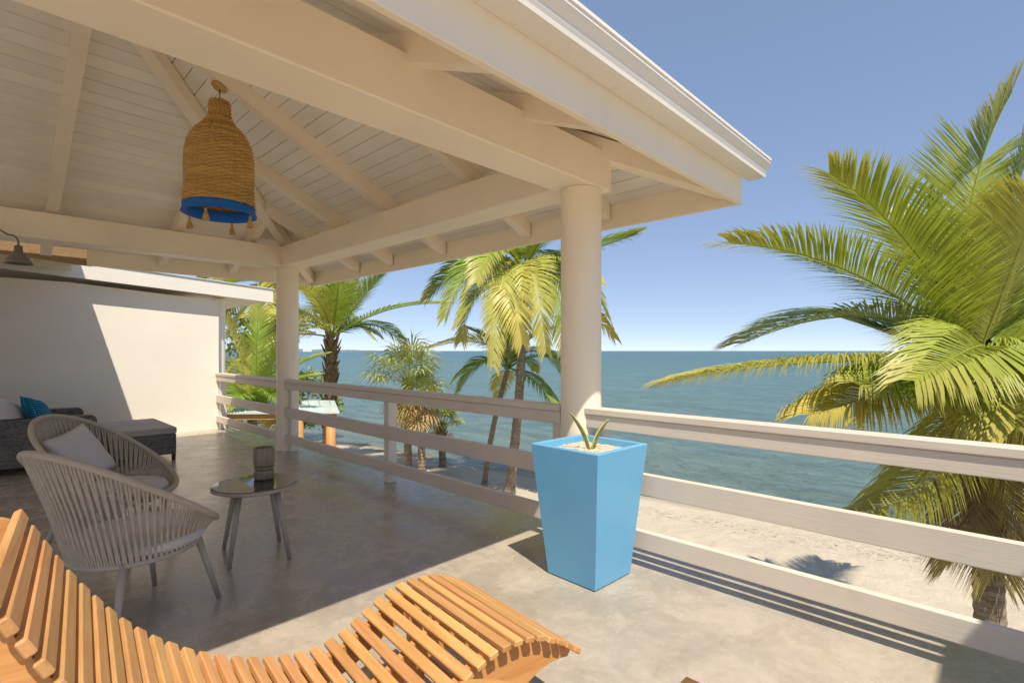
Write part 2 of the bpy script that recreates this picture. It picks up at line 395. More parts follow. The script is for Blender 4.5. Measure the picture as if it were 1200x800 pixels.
def headland():
    V = []; Fc = []; n = 60
    for i in range(n + 1):
        px = 250 + i * (460 - 250) / n; e = math.sin(math.pi * min(1, i / n * .5 + .5))
        h = (3.2 + 2.2 * noise.noise(Vector((i * .31, 0, 0))) + .9 * noise.noise(Vector((i * 1.3, 5, 0)))) * e
        for k, (dd, hh) in enumerate(((3000, -1.2), (3060, h), (3200, h * .8), (3400, -1.2))):
            p = at(px, 411, dd); V.append((p.x, p.y, CAMH + hh * 3000 / F - (4 if hh < 0 else 0)))
    for i in range(n):
        for k in range(3): Fc.append([i * 4 + k, (i + 1) * 4 + k, (i + 1) * 4 + k + 1, i * 4 + k + 1])
    structure(obj('headland', V, Fc, 'hill', None, True))
headland()
def far_house(px, w_, h_, label):
    p = at(px, 411, 2950); p.z = -3.2
    t = thing('shore_building', p, label, 'building', math.atan2(FW.y, FW.x))
    cbox('wall', 0, 14, -w_ / 2, w_ / 2, 0, h_, 'farwhite', t, .05)
    prism8('roof', [(-1, -w_ / 2 - 1, h_), (15, -w_ / 2 - 1, h_), (15, w_ / 2 + 1, h_), (-1, w_ / 2 + 1, h_)],
           [(6.5, -w_ / 2 + 3, h_ + 4), (7.5, -w_ / 2 + 3, h_ + 4), (7.5, w_ / 2 - 3, h_ + 4), (6.5, w_ / 2 - 3, h_ + 4)], 'farwhite', t)
far_house(360, 50, 11, 'far white building on the low headland across the water')

# terrace: concrete deck of the upper floor, raised above the beach
slab = structure(cbox('terrace_floor', -7, 3.42, -9, 15, -.26, 0, 'concrete', None, .012))
t = thing('terrace_base', (0, 0, -3.0), 'plastered lower storey carrying the concrete terrace', 'wall')
cbox('wall', -6.9, 2.95, -8.9, 14.9, -.4, 2.739, 'stucco', t, .01)

# ------------------------------------------------------------------ pavilion
KX = .90                                           # the plan is a little shorter across than along the sea
DX = 3.2                                           # length of the ridge, running away from the sea
HB, EAVE = 2.57, .84; XC, YC = 3.05 - 2.57 * KX, 4.81
BZ0, BZ1, BW, SL = 2.565, 2.845, .30, .42
RD = .145; RW = .10; HX = HB * KX
QE = HB + EAVE; QX = QE * KX
def fx(x): return x * KX if x > 0 else x * KX - DX
def zb(q): return 2.86 + RD + SL * (HB - q)            # underside of the ceiling boards at distance q from the centre
pav = thing('pavilion', (XC, YC, 0), 'cream painted open pavilion with hipped roof on round columns', 'pavilion')
for sx in (-1, 1):
    for sy in (-1, 1):
        a = [(.147, 0), (.147, .3), (.147, 1.2), (.147, BZ0 - .002)]
        lathe('column', a, 'cream', pav, 40, (fx(sx * HB), sy * HB, 0))
h2 = BW / 2
for sy in (-1, 1): cbox('beam', -HX - DX - h2 - .02, HX + h2 + .02, sy * HB - h2, sy * HB + h2, BZ0, BZ1, 'cream', pav, .008)
for sx in (-1, 1): cbox('beam', fx(sx * HB) - h2, fx(sx * HB) + h2, -HB + h2 + .001, HB - h2 - .001, BZ0 + .004, BZ1 - .003, 'cream', pav, .008)
# roof skin above the boards
qo = QE + .05; TH = .10
V = []
for h_ in (.03, TH):
    V += [(fx(-qo), -qo, zb(qo) + h_), (fx(qo), -qo, zb(qo) + h_), (fx(qo), qo, zb(qo) + h_), (fx(-qo), qo, zb(qo) + h_), (0, 0, zb(0) + h_), (-DX, 0, zb(0) + h_)]
roof = obj('roof', V, [[0, 5, 4, 1], [1, 4, 2], [2, 4, 5, 3], [3, 5, 0], [6, 7, 10, 11], [7, 8, 10], [8, 9, 11, 10], [9, 6, 11], [0, 1, 7, 6], [1, 2, 8, 7], [2, 3, 9, 8], [3, 0, 6, 9]], 'roofing', pav)
def side(k, q, s, z):                               # side k of the roof, q outward, s along, z up
    p = [(q, s), (-s, q), (-q, -s), (s, -q)][k]; return (fx(p[0]), p[1], z)
bw = .128; g = .0075
for k in range(4):
    q = QE
    while q > .12:
        q0, q1 = q - bw + g, q
        A = [side(k, q1, -q1, zb(q1)), side(k, q1, q1, zb(q1)), side(k, q1, q1, zb(q1) + .018), side(k, q1, -q1, zb(q1) + .018)]
        B = [side(k, q0, -q0, zb(q0)), side(k, q0, q0, zb(q0)), side(k, q0, q0, zb(q0) + .018), side(k, q0, -q0, zb(q0) + .018)]
        prism8('ceiling_board', A, B, 'board', roof)
        q -= bw
raft = {0: [-2.3, -1.38, -.06, 1.04, 1.89], 1: [-1.08, -2.04], 2: [-2.1, -1.05, 0, 1.05, 2.1], 3: [.83, 1.75]}
for k, ss in raft.items():
    for s in ss:
        q0, q1 = max(abs(s) + .045, .05), QE - .045
        def cs(q): return [side(k, q, s - RW / 2, zb(q) - RD), side(k, q, s + RW / 2, zb(q) - RD), side(k, q, s + RW / 2, zb(q) - .001), side(k, q, s - RW / 2, zb(q) - .001)]
        prism8('rafter', cs(q1), cs(q0), 'cream', pav)
for sy in (-1, 1):
    for x in (-.19, -1.1, -2.1, -3.0):                 # common rafters up to the ridge
        def cs(q): return [(x - RW / 2, sy * q, zb(q) - RD), (x + RW / 2, sy * q, zb(q) - RD), (x + RW / 2, sy * q, zb(q) - .001), (x - RW / 2, sy * q, zb(q) - .001)]
        prism8('rafter', cs(QE - .045), cs(.03), 'cream', pav)
cbox('ridge_beam', -DX, 0, -.028, .028, zb(0) - RD - .06, zb(0) - .03, 'cream', pav, .004)
for sx in (-1, 1):
    for sy in (-1, 1):
        def cs(q):
            e = .04; X_ = fx(sx * q); return [(X_ + e * sy, sy * q - e * sx, zb(q) - RD - .03), (X_ - e * sy, sy * q + e * sx, zb(q) - RD - .03), (X_ - e * sy, sy * q + e * sx, zb(q) - .03), (X_ + e * sy, sy * q - e * sx, zb(q) - .03)]
        prism8('hip_rafter', cs(QE - .05), cs(.06), 'cream', pav)
FZ0, FZ1 = 2.455, 2.66
for s in (-1, 1):
    cbox('fascia', fx(s * QE) - .019, fx(s * QE) + .019, -QE - .02, QE + .02, FZ0, FZ1, 'cream', pav, .003)
    cbox('fascia', (fx(-QE) + .0195) if s < 0 else .93 - XC, QX - .0195, s * QE - .018, s * QE + .018, FZ0 + .002, FZ1 + (.1 if s < 0 else -.002), 'cream', pav, .003)
# ogee gutter along the side towards the lounger
gp = [(0, -.01), (0, -.125), (-.118, -.125), (-.121, -.105), (-.128, -.088), (-.128, -.074), (-.148, -.048), (-.156, -.034), (-.156, -.018), (-.162, -.016), (-.162, 0), (-.148, 0), (-.146, -.028), (-.118, -.068), (-.108, -.115), (-.012, -.115), (-.012, -.01)]
gut = extrude('gutter', [(-QE - .019 + y, 2.78 + z) for y, z in gp], 0, fx(-QE) - .1, QX + .15, 'gutter', pav)
extrude('gutter_end', [(-QE - .019 + y, 2.78 + z) for y, z in gp[:11]], 0, QX + .148, QX + .153, 'gutter', gut)
cbox('drip_edge', fx(-QE) - .06, QX + .12, -QE - .062, -QE - .02, 2.765, 2.779, 'gutter', pav, .002)

# ------------------------------------------------------------------ railings
RX0, RX1, PX0, PX1 = 2.955, 2.998, 3.0, 3.1
def railing(y0, y1, posts, label, xo=0):
    t = thing('railing', (RX0, y0, 0), label, 'railing', 0, 'cream board railings along the sea side of the terrace')
    L = y1 - y0
    a = xo
    cbox('top_rail', a, a + RX1 - RX0, 0, L, .865, .955, 'rail', t, .004)
    cbox('rail_cap', a - .012, a + .10, 0, L, .957, 1.003, 'rail', t, .006)
    cbox('mid_rail', a, a + RX1 - RX0, 0, L, .475, .612, 'rail', t, .005)
    cbox('bottom_rail', a, a + RX1 - RX0, 0, L, .125, .243, 'rail', t, .005)
    for p in posts: cbox('post', PX0 - RX0 + a, PX1 - RX0 + a, p - y0, p - y0 + .095, .001, .956, 'post', t, .005)
    return t
railing(2.36, 7.255, [2.375, 4.70, 7.13], 'long shaded board railing between the two round pavilion columns')
railing(-.92, 2.135, [-.6, 2.02], 'sunlit board railing running past the blue planter')
railing(7.54, 10.235, [7.56, 10.13], 'short board railing between the pavilion and the white wall')

# ------------------------------------------------------------------ white annex, house behind it, unseen house added for its shadow
ann = thing('annex', (3.0, 10.24, 0), 'white plastered annex wall with sloping flat roof at terrace end', 'building')
V = [(-6, 0, 0), (0, 0, 0), (0, 0, 2.30), (-2.05, 0, 2.44), (-6, 0, 2.44), (-6, .2, 0), (0, .2, 0), (0, .2, 2.30), (-2.05, .2, 2.44), (-6, .2, 2.44)]
obj('wall', V, [[0, 1, 2, 3, 4], [9, 8, 7, 6, 5], [0, 5, 6, 1], [1, 6, 7, 2], [2, 7, 8, 3], [3, 8, 9, 4], [4, 9, 5, 0]], 'stucco', ann)
cbox('wall', -6, -.3, .201, 3.2, 0, 2.28, 'stucco', ann, .01)
def rz(x): return 2.32 - (x - .82) * .063
x0, x1 = -6, .85
prism8('roof', [(x0, -.17, rz(x0) + .02), (x1, -.17, rz(x1) + .02), (x1, 4, rz(x1) + .02), (x0, 4, rz(x0) + .02)],
       [(x0, -.17, rz(x0) + .235), (x1, -.17, rz(x1) + .235), (x1, 4, rz(x1) + .235), (x0, 4, rz(x0) + .235)], 'stucco', ann)
prism8('fascia', [(x0, -.195, rz(x0)), (x1 + .03, -.195, rz(x1 + .03)), (x1 + .03, -.172, rz(x1 + .03)), (x0, -.172, rz(x0))],
       [(x0, -.195, rz(x0) + .245), (x1 + .03, -.195, rz(x1 + .03) + .245), (x1 + .03, -.172, rz(x1 + .03) + .245), (x0, -.172, rz(x0) + .245)], 'gutter', ann)
prism8('roof_edge_flashing', [(x0, -.215, rz(x0) + .247), (x1 + .05, -.215, rz(x1 + .05) + .247), (x1 + .05, .1, rz(x1 + .05) + .247), (x0, .1, rz(x0) + .247)],
       [(x0, -.215, rz(x0) + .262), (x1 + .05, -.215, rz(x1 + .05) + .262), (x1 + .05, .1, rz(x1 + .05) + .262), (x0, .1, rz(x0) + .262)], 'palemetal', ann)
lathe('column', [(.12, 0), (.12, 2.2), (.12, 2.345)], 'gutter', ann, 32, (.085, .33, 0))

hs = thing('house', (-.5, 8.3, 0), 'house side wall and brown timber eave above the wicker sofa', 'house')
cbox('wall', -.2, 0, .3, 1.93, 0, 2.9, 'stucco', hs, .01)
for i in range(11):                                    # soffit boards across the eave
    x = .01 + i * .13
    def zz(q): return 2.80 - .09 * q
    prism8('soffit_board', [(x, .12, zz(x)), (x + .124, .12, zz(x + .124)), (x + .124, 3.4, zz(x + .124)), (x, 3.4, zz(x))],
           [(x, .12, zz(x) + .02), (x + .124, .12, zz(x + .124) + .02), (x + .124, 3.4, zz(x + .124) + .02), (x, 3.4, zz(x) + .02)], 'soffit', hs)
for y in (.15, .75, 1.35):
    prism8('eave_rafter', [(.0, y, 2.67), (1.42, y, 2.56), (1.42, y + .06, 2.56), (.0, y + .06, 2.67)], [(.0, y, 2.799), (1.42, y, 2.67), (1.42, y + .06, 2.67), (.0, y + .06, 2.799)], 'cream', hs)
cbox('fascia', 1.422, 1.45, .1, 3.4, 2.64, 2.86, 'cream', hs, .003)
prism8('barge_board', [(-.6, .06, 2.60), (1.49, .06, 2.47), (1.49, .095, 2.47), (-.6, .095, 2.60)], [(-.6, .06, 3.14), (1.49, .06, 2.89), (1.49, .095, 2.89), (-.6, .095, 3.14)], 'soffit', hs)
prism8('roof', [(-1.6, .1, 3.27), (1.5, .1, 2.87), (1.5, 3.4, 2.87), (-1.6, 3.4, 3.27)], [(-1.6, .1, 3.32), (1.5, .1, 2.92), (1.5, 3.4, 2.92), (-1.6, 3.4, 3.32)], 'roofing', hs)

mh = thing('shadow_house', (2.0, -2.6, 0), 'unseen small white house added so its eave shades the floor corner by the railing', 'house')  # out of view, added to cast the eave shadow on the floor corner
cbox('wall', -.9, .85, -2.4, 0, .001, 2.62, 'stucco', mh, .01)
prism8('roof', [(-1.2, 1.33, 2.70), (2.0, 1.33, 2.70), (2.0, -2.8, 3.4), (-1.2, -2.8, 3.4)], [(-1.2, 1.33, 2.78), (2.0, 1.33, 2.78), (2.0, -2.8, 3.48), (-1.2, -2.8, 3.48)], 'gutter', mh)
cbox('fascia', -1.2, 2.0, 1.31, 1.329, 2.56, 2.76, 'cream', mh, .003)

# ------------------------------------------------------------------ basket pendant lamp
LP = Vector((1.405, 4.77, 0)); LP.z = zb((LP.x - XC) / KX) - RD
d_l = LP.dot(FW)
def zpx(y): return CAMH - (y - 411) / F * d_l
lamp = thing('pendant_lamp', (LP.x, LP.y, zpx(262)), 'bell-shaped woven basket pendant lamp with cobalt blue rim', 'lamp')
zt, z0 = zpx(119), zpx(262)
k = d_l / F * .87
prof = [(11, 119), (12.5, 122), (12.5, 132), (14, 139), (20, 147), (29, 155), (35.5, 164), (39.5, 175), (41, 186), (41.3, 200), (41, 215), (41.5, 228), (42.5, 238), (43.3, 245)]
def pr(y):
    for (ra, ya), (rb, yb) in zip(prof, prof[1:]):
        if ya <= y <= yb: return (ra + (rb - ra) * (y - ya) / (yb - ya)) * k
    return prof[-1][0] * k
NS, NR = 96, 62; V = []; Fc = []
for i in range(NR + 1):
    y = 119 + (242 - 119) * i / NR; r = pr(y); zz_ = zpx(y) - z0
    jit = .002 * noise.noise(Vector((i * .7, 0, 0)))
    for j in range(NS):
        a = 2 * math.pi * j / NS
        dsp = .0058 * math.cos(math.pi * (i + (j // 3))) + .003 * math.cos(2 * math.pi * j / 6) + jit * .6 + .0018 * noise.noise(Vector((math.cos(a) * 6, math.sin(a) * 6, i * .45)))
        V.append(((r + dsp) * math.cos(a), (r + dsp) * math.sin(a), zz_ + .0015 * noise.noise(Vector((j * .3, i, 0)))))
for i in range(NR):
    for j in range(NS):
        j2 = (j + 1) % NS; Fc.append([i * NS + j, (i + 1) * NS + j, (i + 1) * NS + j2, i * NS + j2])
obj('basket_shade', V, Fc, 'basket', lamp)
zr = zpx(251) - z0; rr = 43 * k
band = lathe('blue_band', [(40.5 * k, zpx(241) - z0), (42.9 * k, zpx(241.5) - z0), (43.3 * k, zpx(245) - z0), (rr + .004, zr + .012), (rr + .004, zr - .004), (rr - .012, zr - .006), (rr - .03, zr + .004), (39.5 * k, zpx(240) - z0)], 'cobalt', lamp, 64)
tube('rim_cord', [(1.015 * rr * math.cos(a), 1.015 * rr * math.sin(a), zr) for a in [2 * math.pi * i / 64 for i in range(64)]], .010, 'cobalt', band, 8, True)
tube('cord', [(0, 0, zt - z0 - .02), (.002, 0, LP.z - z0 - .005)], .004, 'dark', lamp, 6)
cn = lathe('canopy', [(.0, .0), (.05, 0), (.062, -.004), (.062, -.018), (.052, -.026), (.0, -.028)][::-1], 'straw', lamp, 24, (0, 0, 0))
cn.location = (0, 0, LP.z - z0 - .002); cn.rotation_euler = (0, math.atan(SL / KX), 0)
for ang in (R(232), R(312), R(52), R(132)):
    x, y = rr * .97 * math.cos(ang), rr * .97 * math.sin(ang)
    V, Fc = lathe_data([(.004, 0), (.006, -.02), (.015, -.03), (.015, -.05), (.011, -.056), (.027, -.085), (.036, -.13), (.033, -.14), (.0, -.138)], 12)
    V = [(v[0] * (1 + .18 * math.sin(7 * i)), v[1] * (1 + .18 * math.cos(5 * i)), v[2]) for i, v in enumerate(V)]
    tz = obj('tassel', V, Fc, 'straw', lamp, True); tz.location = (x, y, zr - .004); tz.scale = (.7, .7, .8)
    tube('tassel_knot', [(0, 0, .01), (0, 0, -.012)], .009, 'dark', tz, 8)

# gooseneck barn light on the far beam
bl = thing('barn_light', (.06, 7.09, 2.60), 'small pewter gooseneck barn light fixed to the far beam', 'lamp')
lathe('wall_plate', [(0, 0), (.05, 0), (.05, .015), (0, .016)], 'pewter', bl, 20).rotation_euler = (R(90), 0, 0)
hx, hy, hz = .262 - .06, 6.84 - 7.09, 2.405 - 2.60
tube('gooseneck', [(0, -.005, 0), (.03, -.09, -.015), (.09, -.17, -.055), (.13, -.21, -.088), (.165, -.235, -.094), (.19, -.25, -.118), (hx, hy, -.15), (hx, hy, hz + .0)], .009, 'pewter', bl, 10)
lathe('lamp_shade', [(.015, .01), (.03, 0), (.034, -.05), (.045, -.075), (.085, -.12), (.112, -.17), (.108, -.17), (.08, -.12), (.04, -.08), (0, -.06)], 'pewter', bl, 28, (hx, hy, hz))

# ------------------------------------------------------------------ planter with snake plant
PR = R(-2)
pl = thing('planter', (2.665, 1.895, 0), 'tall tapered square blue planter filled with pale gravel', 'planter', PR)
b0, b1, HT, TK = .182, .262, .82, .032
def sq(h, z): return [(-h, -h, z), (h, -h, z), (h, h, z), (-h, h, z)]
lv = [sq(b0 - .008, .001), sq(b0, .010), sq(b1 - .004, HT - .006), sq(b1 - .008, HT), sq(b1 - TK, HT), sq(b1 - TK - .003, HT - .006), sq(b1 - TK - .012, HT - .12)]
V = [p for s in lv for p in s]; Fc = [[3, 2, 1, 0]]
for i in range(len(lv) - 1):
    for j in range(4): Fc.append([i * 4 + j, i * 4 + (j + 1) % 4, (i + 1) * 4 + (j + 1) % 4, (i + 1) * 4 + j])
obj('shell', V, Fc, 'blue', pl)
n = 26; hh = b1 - TK - .006; V = []; Fc = []
for i in range(n + 1):
    for j in range(n + 1):
        u, v_ = (i / n * 2 - 1) * hh, (j / n * 2 - 1) * hh
        V.append((u, v_, HT - .045 + .02 * (1 - (u / hh) ** 2) * (1 - (v_ / hh) ** 2) + .007 * noise.noise(Vector((u * 40, v_ * 40, 0)))))
for i in range(n):
    for j in range(n): a = i * (n + 1) + j; Fc.append([a, a + n + 1, a + n + 2, a + 1])
so_ = obj('gravel', V, Fc, 'pebble', pl)
V = []; Fc = []
for i in range(420):
    u, v_ = random.uniform(-hh, hh) * .95, random.uniform(-hh, hh) * .95; z = HT - .043 + .02 * (1 - (u / hh) ** 2) * (1 - (v_ / hh) ** 2); r = random.uniform(.004, .009); b = len(V)
    V += [(u + r, v_, z), (u, v_ + r, z), (u - r, v_, z), (u, v_ - r, z), (u, v_, z + r * .8), (u, v_, z - r)]
    Fc += [[b, b + 1, b + 4], [b + 1, b + 2, b + 4], [b + 2, b + 3, b + 4], [b + 3, b, b + 4]]
tag(obj('pebbles', V, Fc, 'pebble', pl), None, kind='stuff')
sp = thing('snake_plant', (2.62, 1.865, HT - .03), 'two-bladed variegated snake plant growing in the blue planter', 'plant')
def blade(L, az, lean, wd, curve):
    V = []; Fc = []; ages = []; n = 12; m = 5
    dv = Vector((math.cos(az), math.sin(az), 0)); sv = Vector((-RT.x, -RT.y, 0)).lerp(Vector((dv.y, -dv.x, 0)), .35).normalized(); nv = sv.cross(Vector((0, 0, 1)))
    for i in range(n + 1):
        t = i / n; p = dv * (lean * t + curve * t * t) * L + Vector((0, 0, L * t))
        w_ = wd * (0.62 + .75 * t - .2 * t * t) * (1 - t ** 3.2) + .0015
        for j in range(m):
            s = j / (m - 1) * 2 - 1; V.append(p + sv * w_ * s + nv * (.35 * w_ * s * s)); ages.append(abs(s))
    for i in range(n):
        for j in range(m - 1): a = i * m + j; Fc.append([a, a + 1, a + m + 1, a + m])
    o = obj('leaf', V, Fc, 'snake', sp, True); at_ = o.data.attributes.new('age', 'FLOAT', 'POINT'); at_.data.foreach_set('value', ages)
    md = o.modifiers.new('thick', 'SOLIDIFY'); md.thickness = .004
    return o
az0 = math.atan2(RT.y, RT.x)
blade(.235, az0 + math.pi, .18, .017, .34); blade(.19, az0, .15, .020, .36).location = (.02, -.02, 0)

# ------------------------------------------------------------------ side table and turned pot
TX, TY, TZ = 1.325, 3.735, .49
tb = thing('side_table', (TX, TY, 0), 'round taupe side table with dark glossy top', 'table')
TR = .272
sharp(lathe('table_frame', [(0, TZ - .03), (TR - .02, TZ - .03), (TR, TZ - .022), (TR, TZ - .008), (TR - .004, TZ - .004), (TR - .012, TZ - .004), (0, TZ - .004)], 'taupe', tb, 56), 30)
sharp(lathe('glass_top', [(TR - .008, TZ - .0038), (TR - .006, TZ), (TR - .009, TZ + .003), (0, TZ + .003)], 'glasstop', tb, 56), 30)
for (x, y) in ((1.115, 3.60), (1.45, 3.475), (1.535, 3.86), (1.20, 3.985)):
    fx, fy = x - TX, y - TY
    tube('leg', [(fx * .62, fy * .62, TZ - .03), (fx, fy, .002)], [.02, .013], 'taupe', tb, 12)
pt = thing('wooden_pot', (1.405, 3.80, TZ + .004), 'grey turned wood cup standing on the round glossy table', 'pot')
pk = 3.6 / F
sharp(lathe('cup', [(0, .092), (.052, .092), (.066, .098), (.0685, .11), (.0685, .215), (.066, .222), (.059, .222), (.058, .215), (.056, .13), (0, .125)], 'pot', pt, 36), 50)
sharp(lathe('foot', [(0, .001), (.058, .001), (.0655, .008), (.0665, .05), (.063, .06), (.054, .064), (.060, .07), (.0655, .078), (.0655, .088), (.058, .0925), (0, .0925)], 'pot', pt, 36), 50)

# ------------------------------------------------------------------ rope armchairs
def chair_mesh():
    D = {}
    def rim(th):
        b = (1 - math.cos(th)) / 2
        return Vector((.395 * math.cos(th) - .045 * b * b + .03, .365 * math.sin(th), .42 + .52 * b ** 1.2))
    def ring(th): return Vector((.285 * math.cos(th) + .05, .275 * math.sin(th), .365))
    N = 84
    V, Fc = tube_data([rim(2 * math.pi * i / N) for i in range(N)], .017, 10, True); D['rim'] = mesh('rim', V, Fc)
    V, Fc = tube_data([ring(2 * math.pi * i / 48) for i in range(48)], .014, 8, True); D['seat_ring'] = mesh('seat_ring', V, Fc)
    V, Fc = [], []
    for i in range(146):
        th = 2 * math.pi * (i + .5) / 146; tw = .05 * (1 if i % 2 else -1)
        a, b = rim(th), ring(th + tw * math.sin(th / 2) ** 2); m = (a + b) / 2 + Vector((math.cos(th), math.sin(th), 0)) * -.008
        b.z -= .006
        tube_data([a + (a - m) * .05, m, b], .0058, 6, False, V, Fc, False)
    D['rope_weave'] = mesh('rope_weave', V, Fc)
    V, Fc = [], []                                       # bottom web of straps
    for i in range(11):
        y = -.25 + i * .05; x = math.sqrt(max(0, 1 - (y / .275) ** 2)) * .285
        tube_data([(-x + .05, y, .363), (x + .05, y, .363)], .008, 4, False, V, Fc, False)
    D['seat_straps'] = mesh('seat_straps', V, Fc)
    prof = [(0, .362), (.20, .362), (.285, .37), (.302, .39), (.303, .415), (.285, .44), (.22, .452), (.1, .456), (0, .457)]
    V, Fc = lathe_data(prof, 44, (.075, 0, .018)); D['seat_cushion'] = mesh('seat_cushion', V, Fc)
    D['leg'] = []
    for (x, y) in ((1, 1), (1, -1), (-1, 1), (-1, -1)):
        p0 = Vector((.05 + .20 * x, .19 * y, .37)); p1 = Vector((.05 + .285 * x, .25 * y, .002))
        V, Fc = tube_data([p0, p1], [.019, .013], 12); D['leg'].append(mesh('leg', V, Fc))
    return D
CH = chair_mesh()
def chair(loc, rz, label):
    t = thing('rope_armchair', loc, label, 'chair', rz, 'rope armchairs beside the round table')
    link('rim', CH['rim'], 'rim_rope', t, True); r_ = link('seat_ring', CH['seat_ring'], 'taupe', t, True)
    tag(link('rope_weave', CH['rope_weave'], 'rope', t, True), None, kind='stuff'); tag(link('seat_straps', CH['seat_straps'], 'rope', r_, True), None, kind='stuff')
    link('seat_cushion', CH['seat_cushion'], 'greyseat', t, True)
    for m in CH['leg']: link('leg', m, 'taupe', t, True)
    return t
chair((.535, 3.30, 0), math.atan2(.43, .9), 'beige rope tub armchair with its back towards the slatted lounger')
chair((.62, 4.55, 0), R(-45), 'rope tub armchair holding a pale grey square pillow')

def pillow(name, w_, h_, T, mat, label, M_, n=20, cat='pillow', group=None):
    V = []; Fc = []
    for s in (1, -1):
        for i in range(n + 1):
            for j in range(n + 1):
                u, v_ = i / n * 2 - 1, j / n * 2 - 1
                pin = 1 - .10 * (1 - u * u) * abs(v_) ** 2 * 1.0; pin2 = 1 - .10 * (1 - v_ * v_) * abs(u) ** 2
                th = T * ((1 - abs(u) ** 2.6) * (1 - abs(v_) ** 2.6)) ** .55
                wr = .006 * noise.noise(Vector((u * 2.3, v_ * 2.3, s * 5 + w_ * 9)))
                V.append((u * w_ / 2 * pin2, v_ * h_ / 2 * pin, s * (th + (wr if th > .01 else 0))))
    m = (n + 1) ** 2
    for k_ in range(2):
        for i in range(n):
            for j in range(n):
                a = k_ * m + i * (n + 1) + j; f = [a, a + n + 1, a + n + 2, a + 1]; Fc.append(f if k_ == 0 else f[::-1])
    me = mesh(name, V, Fc); bm = bmesh.new(); bm.from_mesh(me); bmesh.ops.remove_doubles(bm, verts=bm.verts, dist=.0004); bm.to_mesh(me); bm.free()
    o = link(name, me, mat, None, True); o.matrix_world = M_; return tag(o, label, cat, group)
def frame(loc, nrm, up=(0, 0, 1), roll=0):              # local z along nrm, local y near up
    z = Vector(nrm).normalized(); x = Vector(up).cross(z).normalized(); y = z.cross(x)
    M_ = Matrix((x, y, z)).transposed().to_4x4() @ Matrix.Rotation(roll, 4, 'Z'); M_.translation = Vector(loc); return M_
pillow('pillow', .40, .40, .065, 'grey', 'pale grey square pillow leaning in the rope armchair', frame((.50, 4.67, .675), (.60, -.60, .50), roll=R(12)))

# ------------------------------------------------------------------ wicker sofa, ottoman, pillows
sf = thing('wicker_sofa', (.3, 8.65, 0), 'grey wicker loveseat with low arms against the white wall', 'sofa')
def rounded_arm(y0, y1):
    pr_ = [(-.65, .09), (.70, .09), (.70, .545), (.695, .58), (.675, .61), (.64, .622), (-.65, .632)]
    return extrude('arm', pr_, 1, y0, y1, 'wicker', sf)
rounded_arm(-.66, -.50); rounded_arm(.50, .66)
cbox('base', -.65, .66, -.499, .499, .09, .30, 'wicker', sf, .01)
cbox('back', -.78, -.652, -.66, .66, .09, .80, 'wicker', sf, .03)
cbox('seat_cushion', -.60, .68, -.49, .49, .302, .43, 'taupe_fab', sf, .03)
for x in (-.72, .62):
    for y in (-.6, .6): cbox('foot', x - .025, x + .025, y - .025, y + .025, .001, .0895, 'dark', sf, .003)
ot = thing('wicker_ottoman', (1.445, 8.35, 0), 'long low wicker ottoman with two flat taupe cushions', 'ottoman')
cbox('base', -.325, .325, -.62, .62, .075, .335, 'wicker', ot, .008)
for y in (-.62, .005): cbox('cushion', -.332, .332, y, y + .615, .337, .42, 'taupe_fab', ot, .014)
for x in (-.3, .3):
    for y in (-.595, .595): cbox('leg', x - .02, x + .02, y - .02, y + .02, .001, .0745, 'dark', ot, .003)
pillow('pillow', .46, .44, .085, 'bluepillow', 'blue patterned pillow propped on the wicker sofa', frame((.50, 8.42, .635), (.80, -.30, .42), roll=R(-14)))
pillow('pillow', .48, .46, .095, 'palefab', 'pale mauve grey pillow in front of the blue sofa pillow', frame((.25, 8.36, .64), (.80, -.35, .40), roll=R(-20)))
pillow('pillow', .48, .46, .08, 'palefab', 'pale pillow half hidden at the back of the sofa', frame((.13, 8.62, .66), (.9, -.1, .3)))

# ------------------------------------------------------------------ wave-shaped slatted lounger
u = Vector((-.99443, .10559, 0)); v = Vector((.10559, .99443, 0)); WD = .655
LO = Vector((1.3617, 1.8320, 0)) - v * (WD / 2)
prof = [(-.275, .285), (-.22, .325), (-.15, .368), (-.075, .402), (0, .421), (.07, .428), (.13, .424), (.19, .408), (.25, .382), (.32, .342), (.40, .304), (.48, .285), (.56, .289), (.64, .309), (.72, .340), (.80, .378), (.88, .425), (.95, .479), (1.02, .543), (1.08, .611), (1.14, .697), (1.19, .776), (1.24, .872), (1.283, .958)]
def smooth_prof():
    out = []
    P = [prof[0]] + prof + [prof[-1]]
    for i in range(1, len(P) - 2):
        for q in range(10):
            t = q / 10; a, b, c, d = P[i - 1], P[i], P[i + 1], P[i + 2]
            out.append(tuple(.5 * (2 * b[m] + (c[m] - a[m]) * t + (2 * a[m] - 5 * b[m] + 4 * c[m] - d[m]) * t * t + (3 * b[m] - a[m] - 3 * c[m] + d[m]) * t ** 3) for m in (0, 1)))
    out.append(prof[-1]); return out
SP = smooth_prof()
lg = thing('slatted_lounger', LO, 'wavy slatted teak sun lounger in the sunlit foreground', 'sun lounger', math.atan2(u.y, u.x))
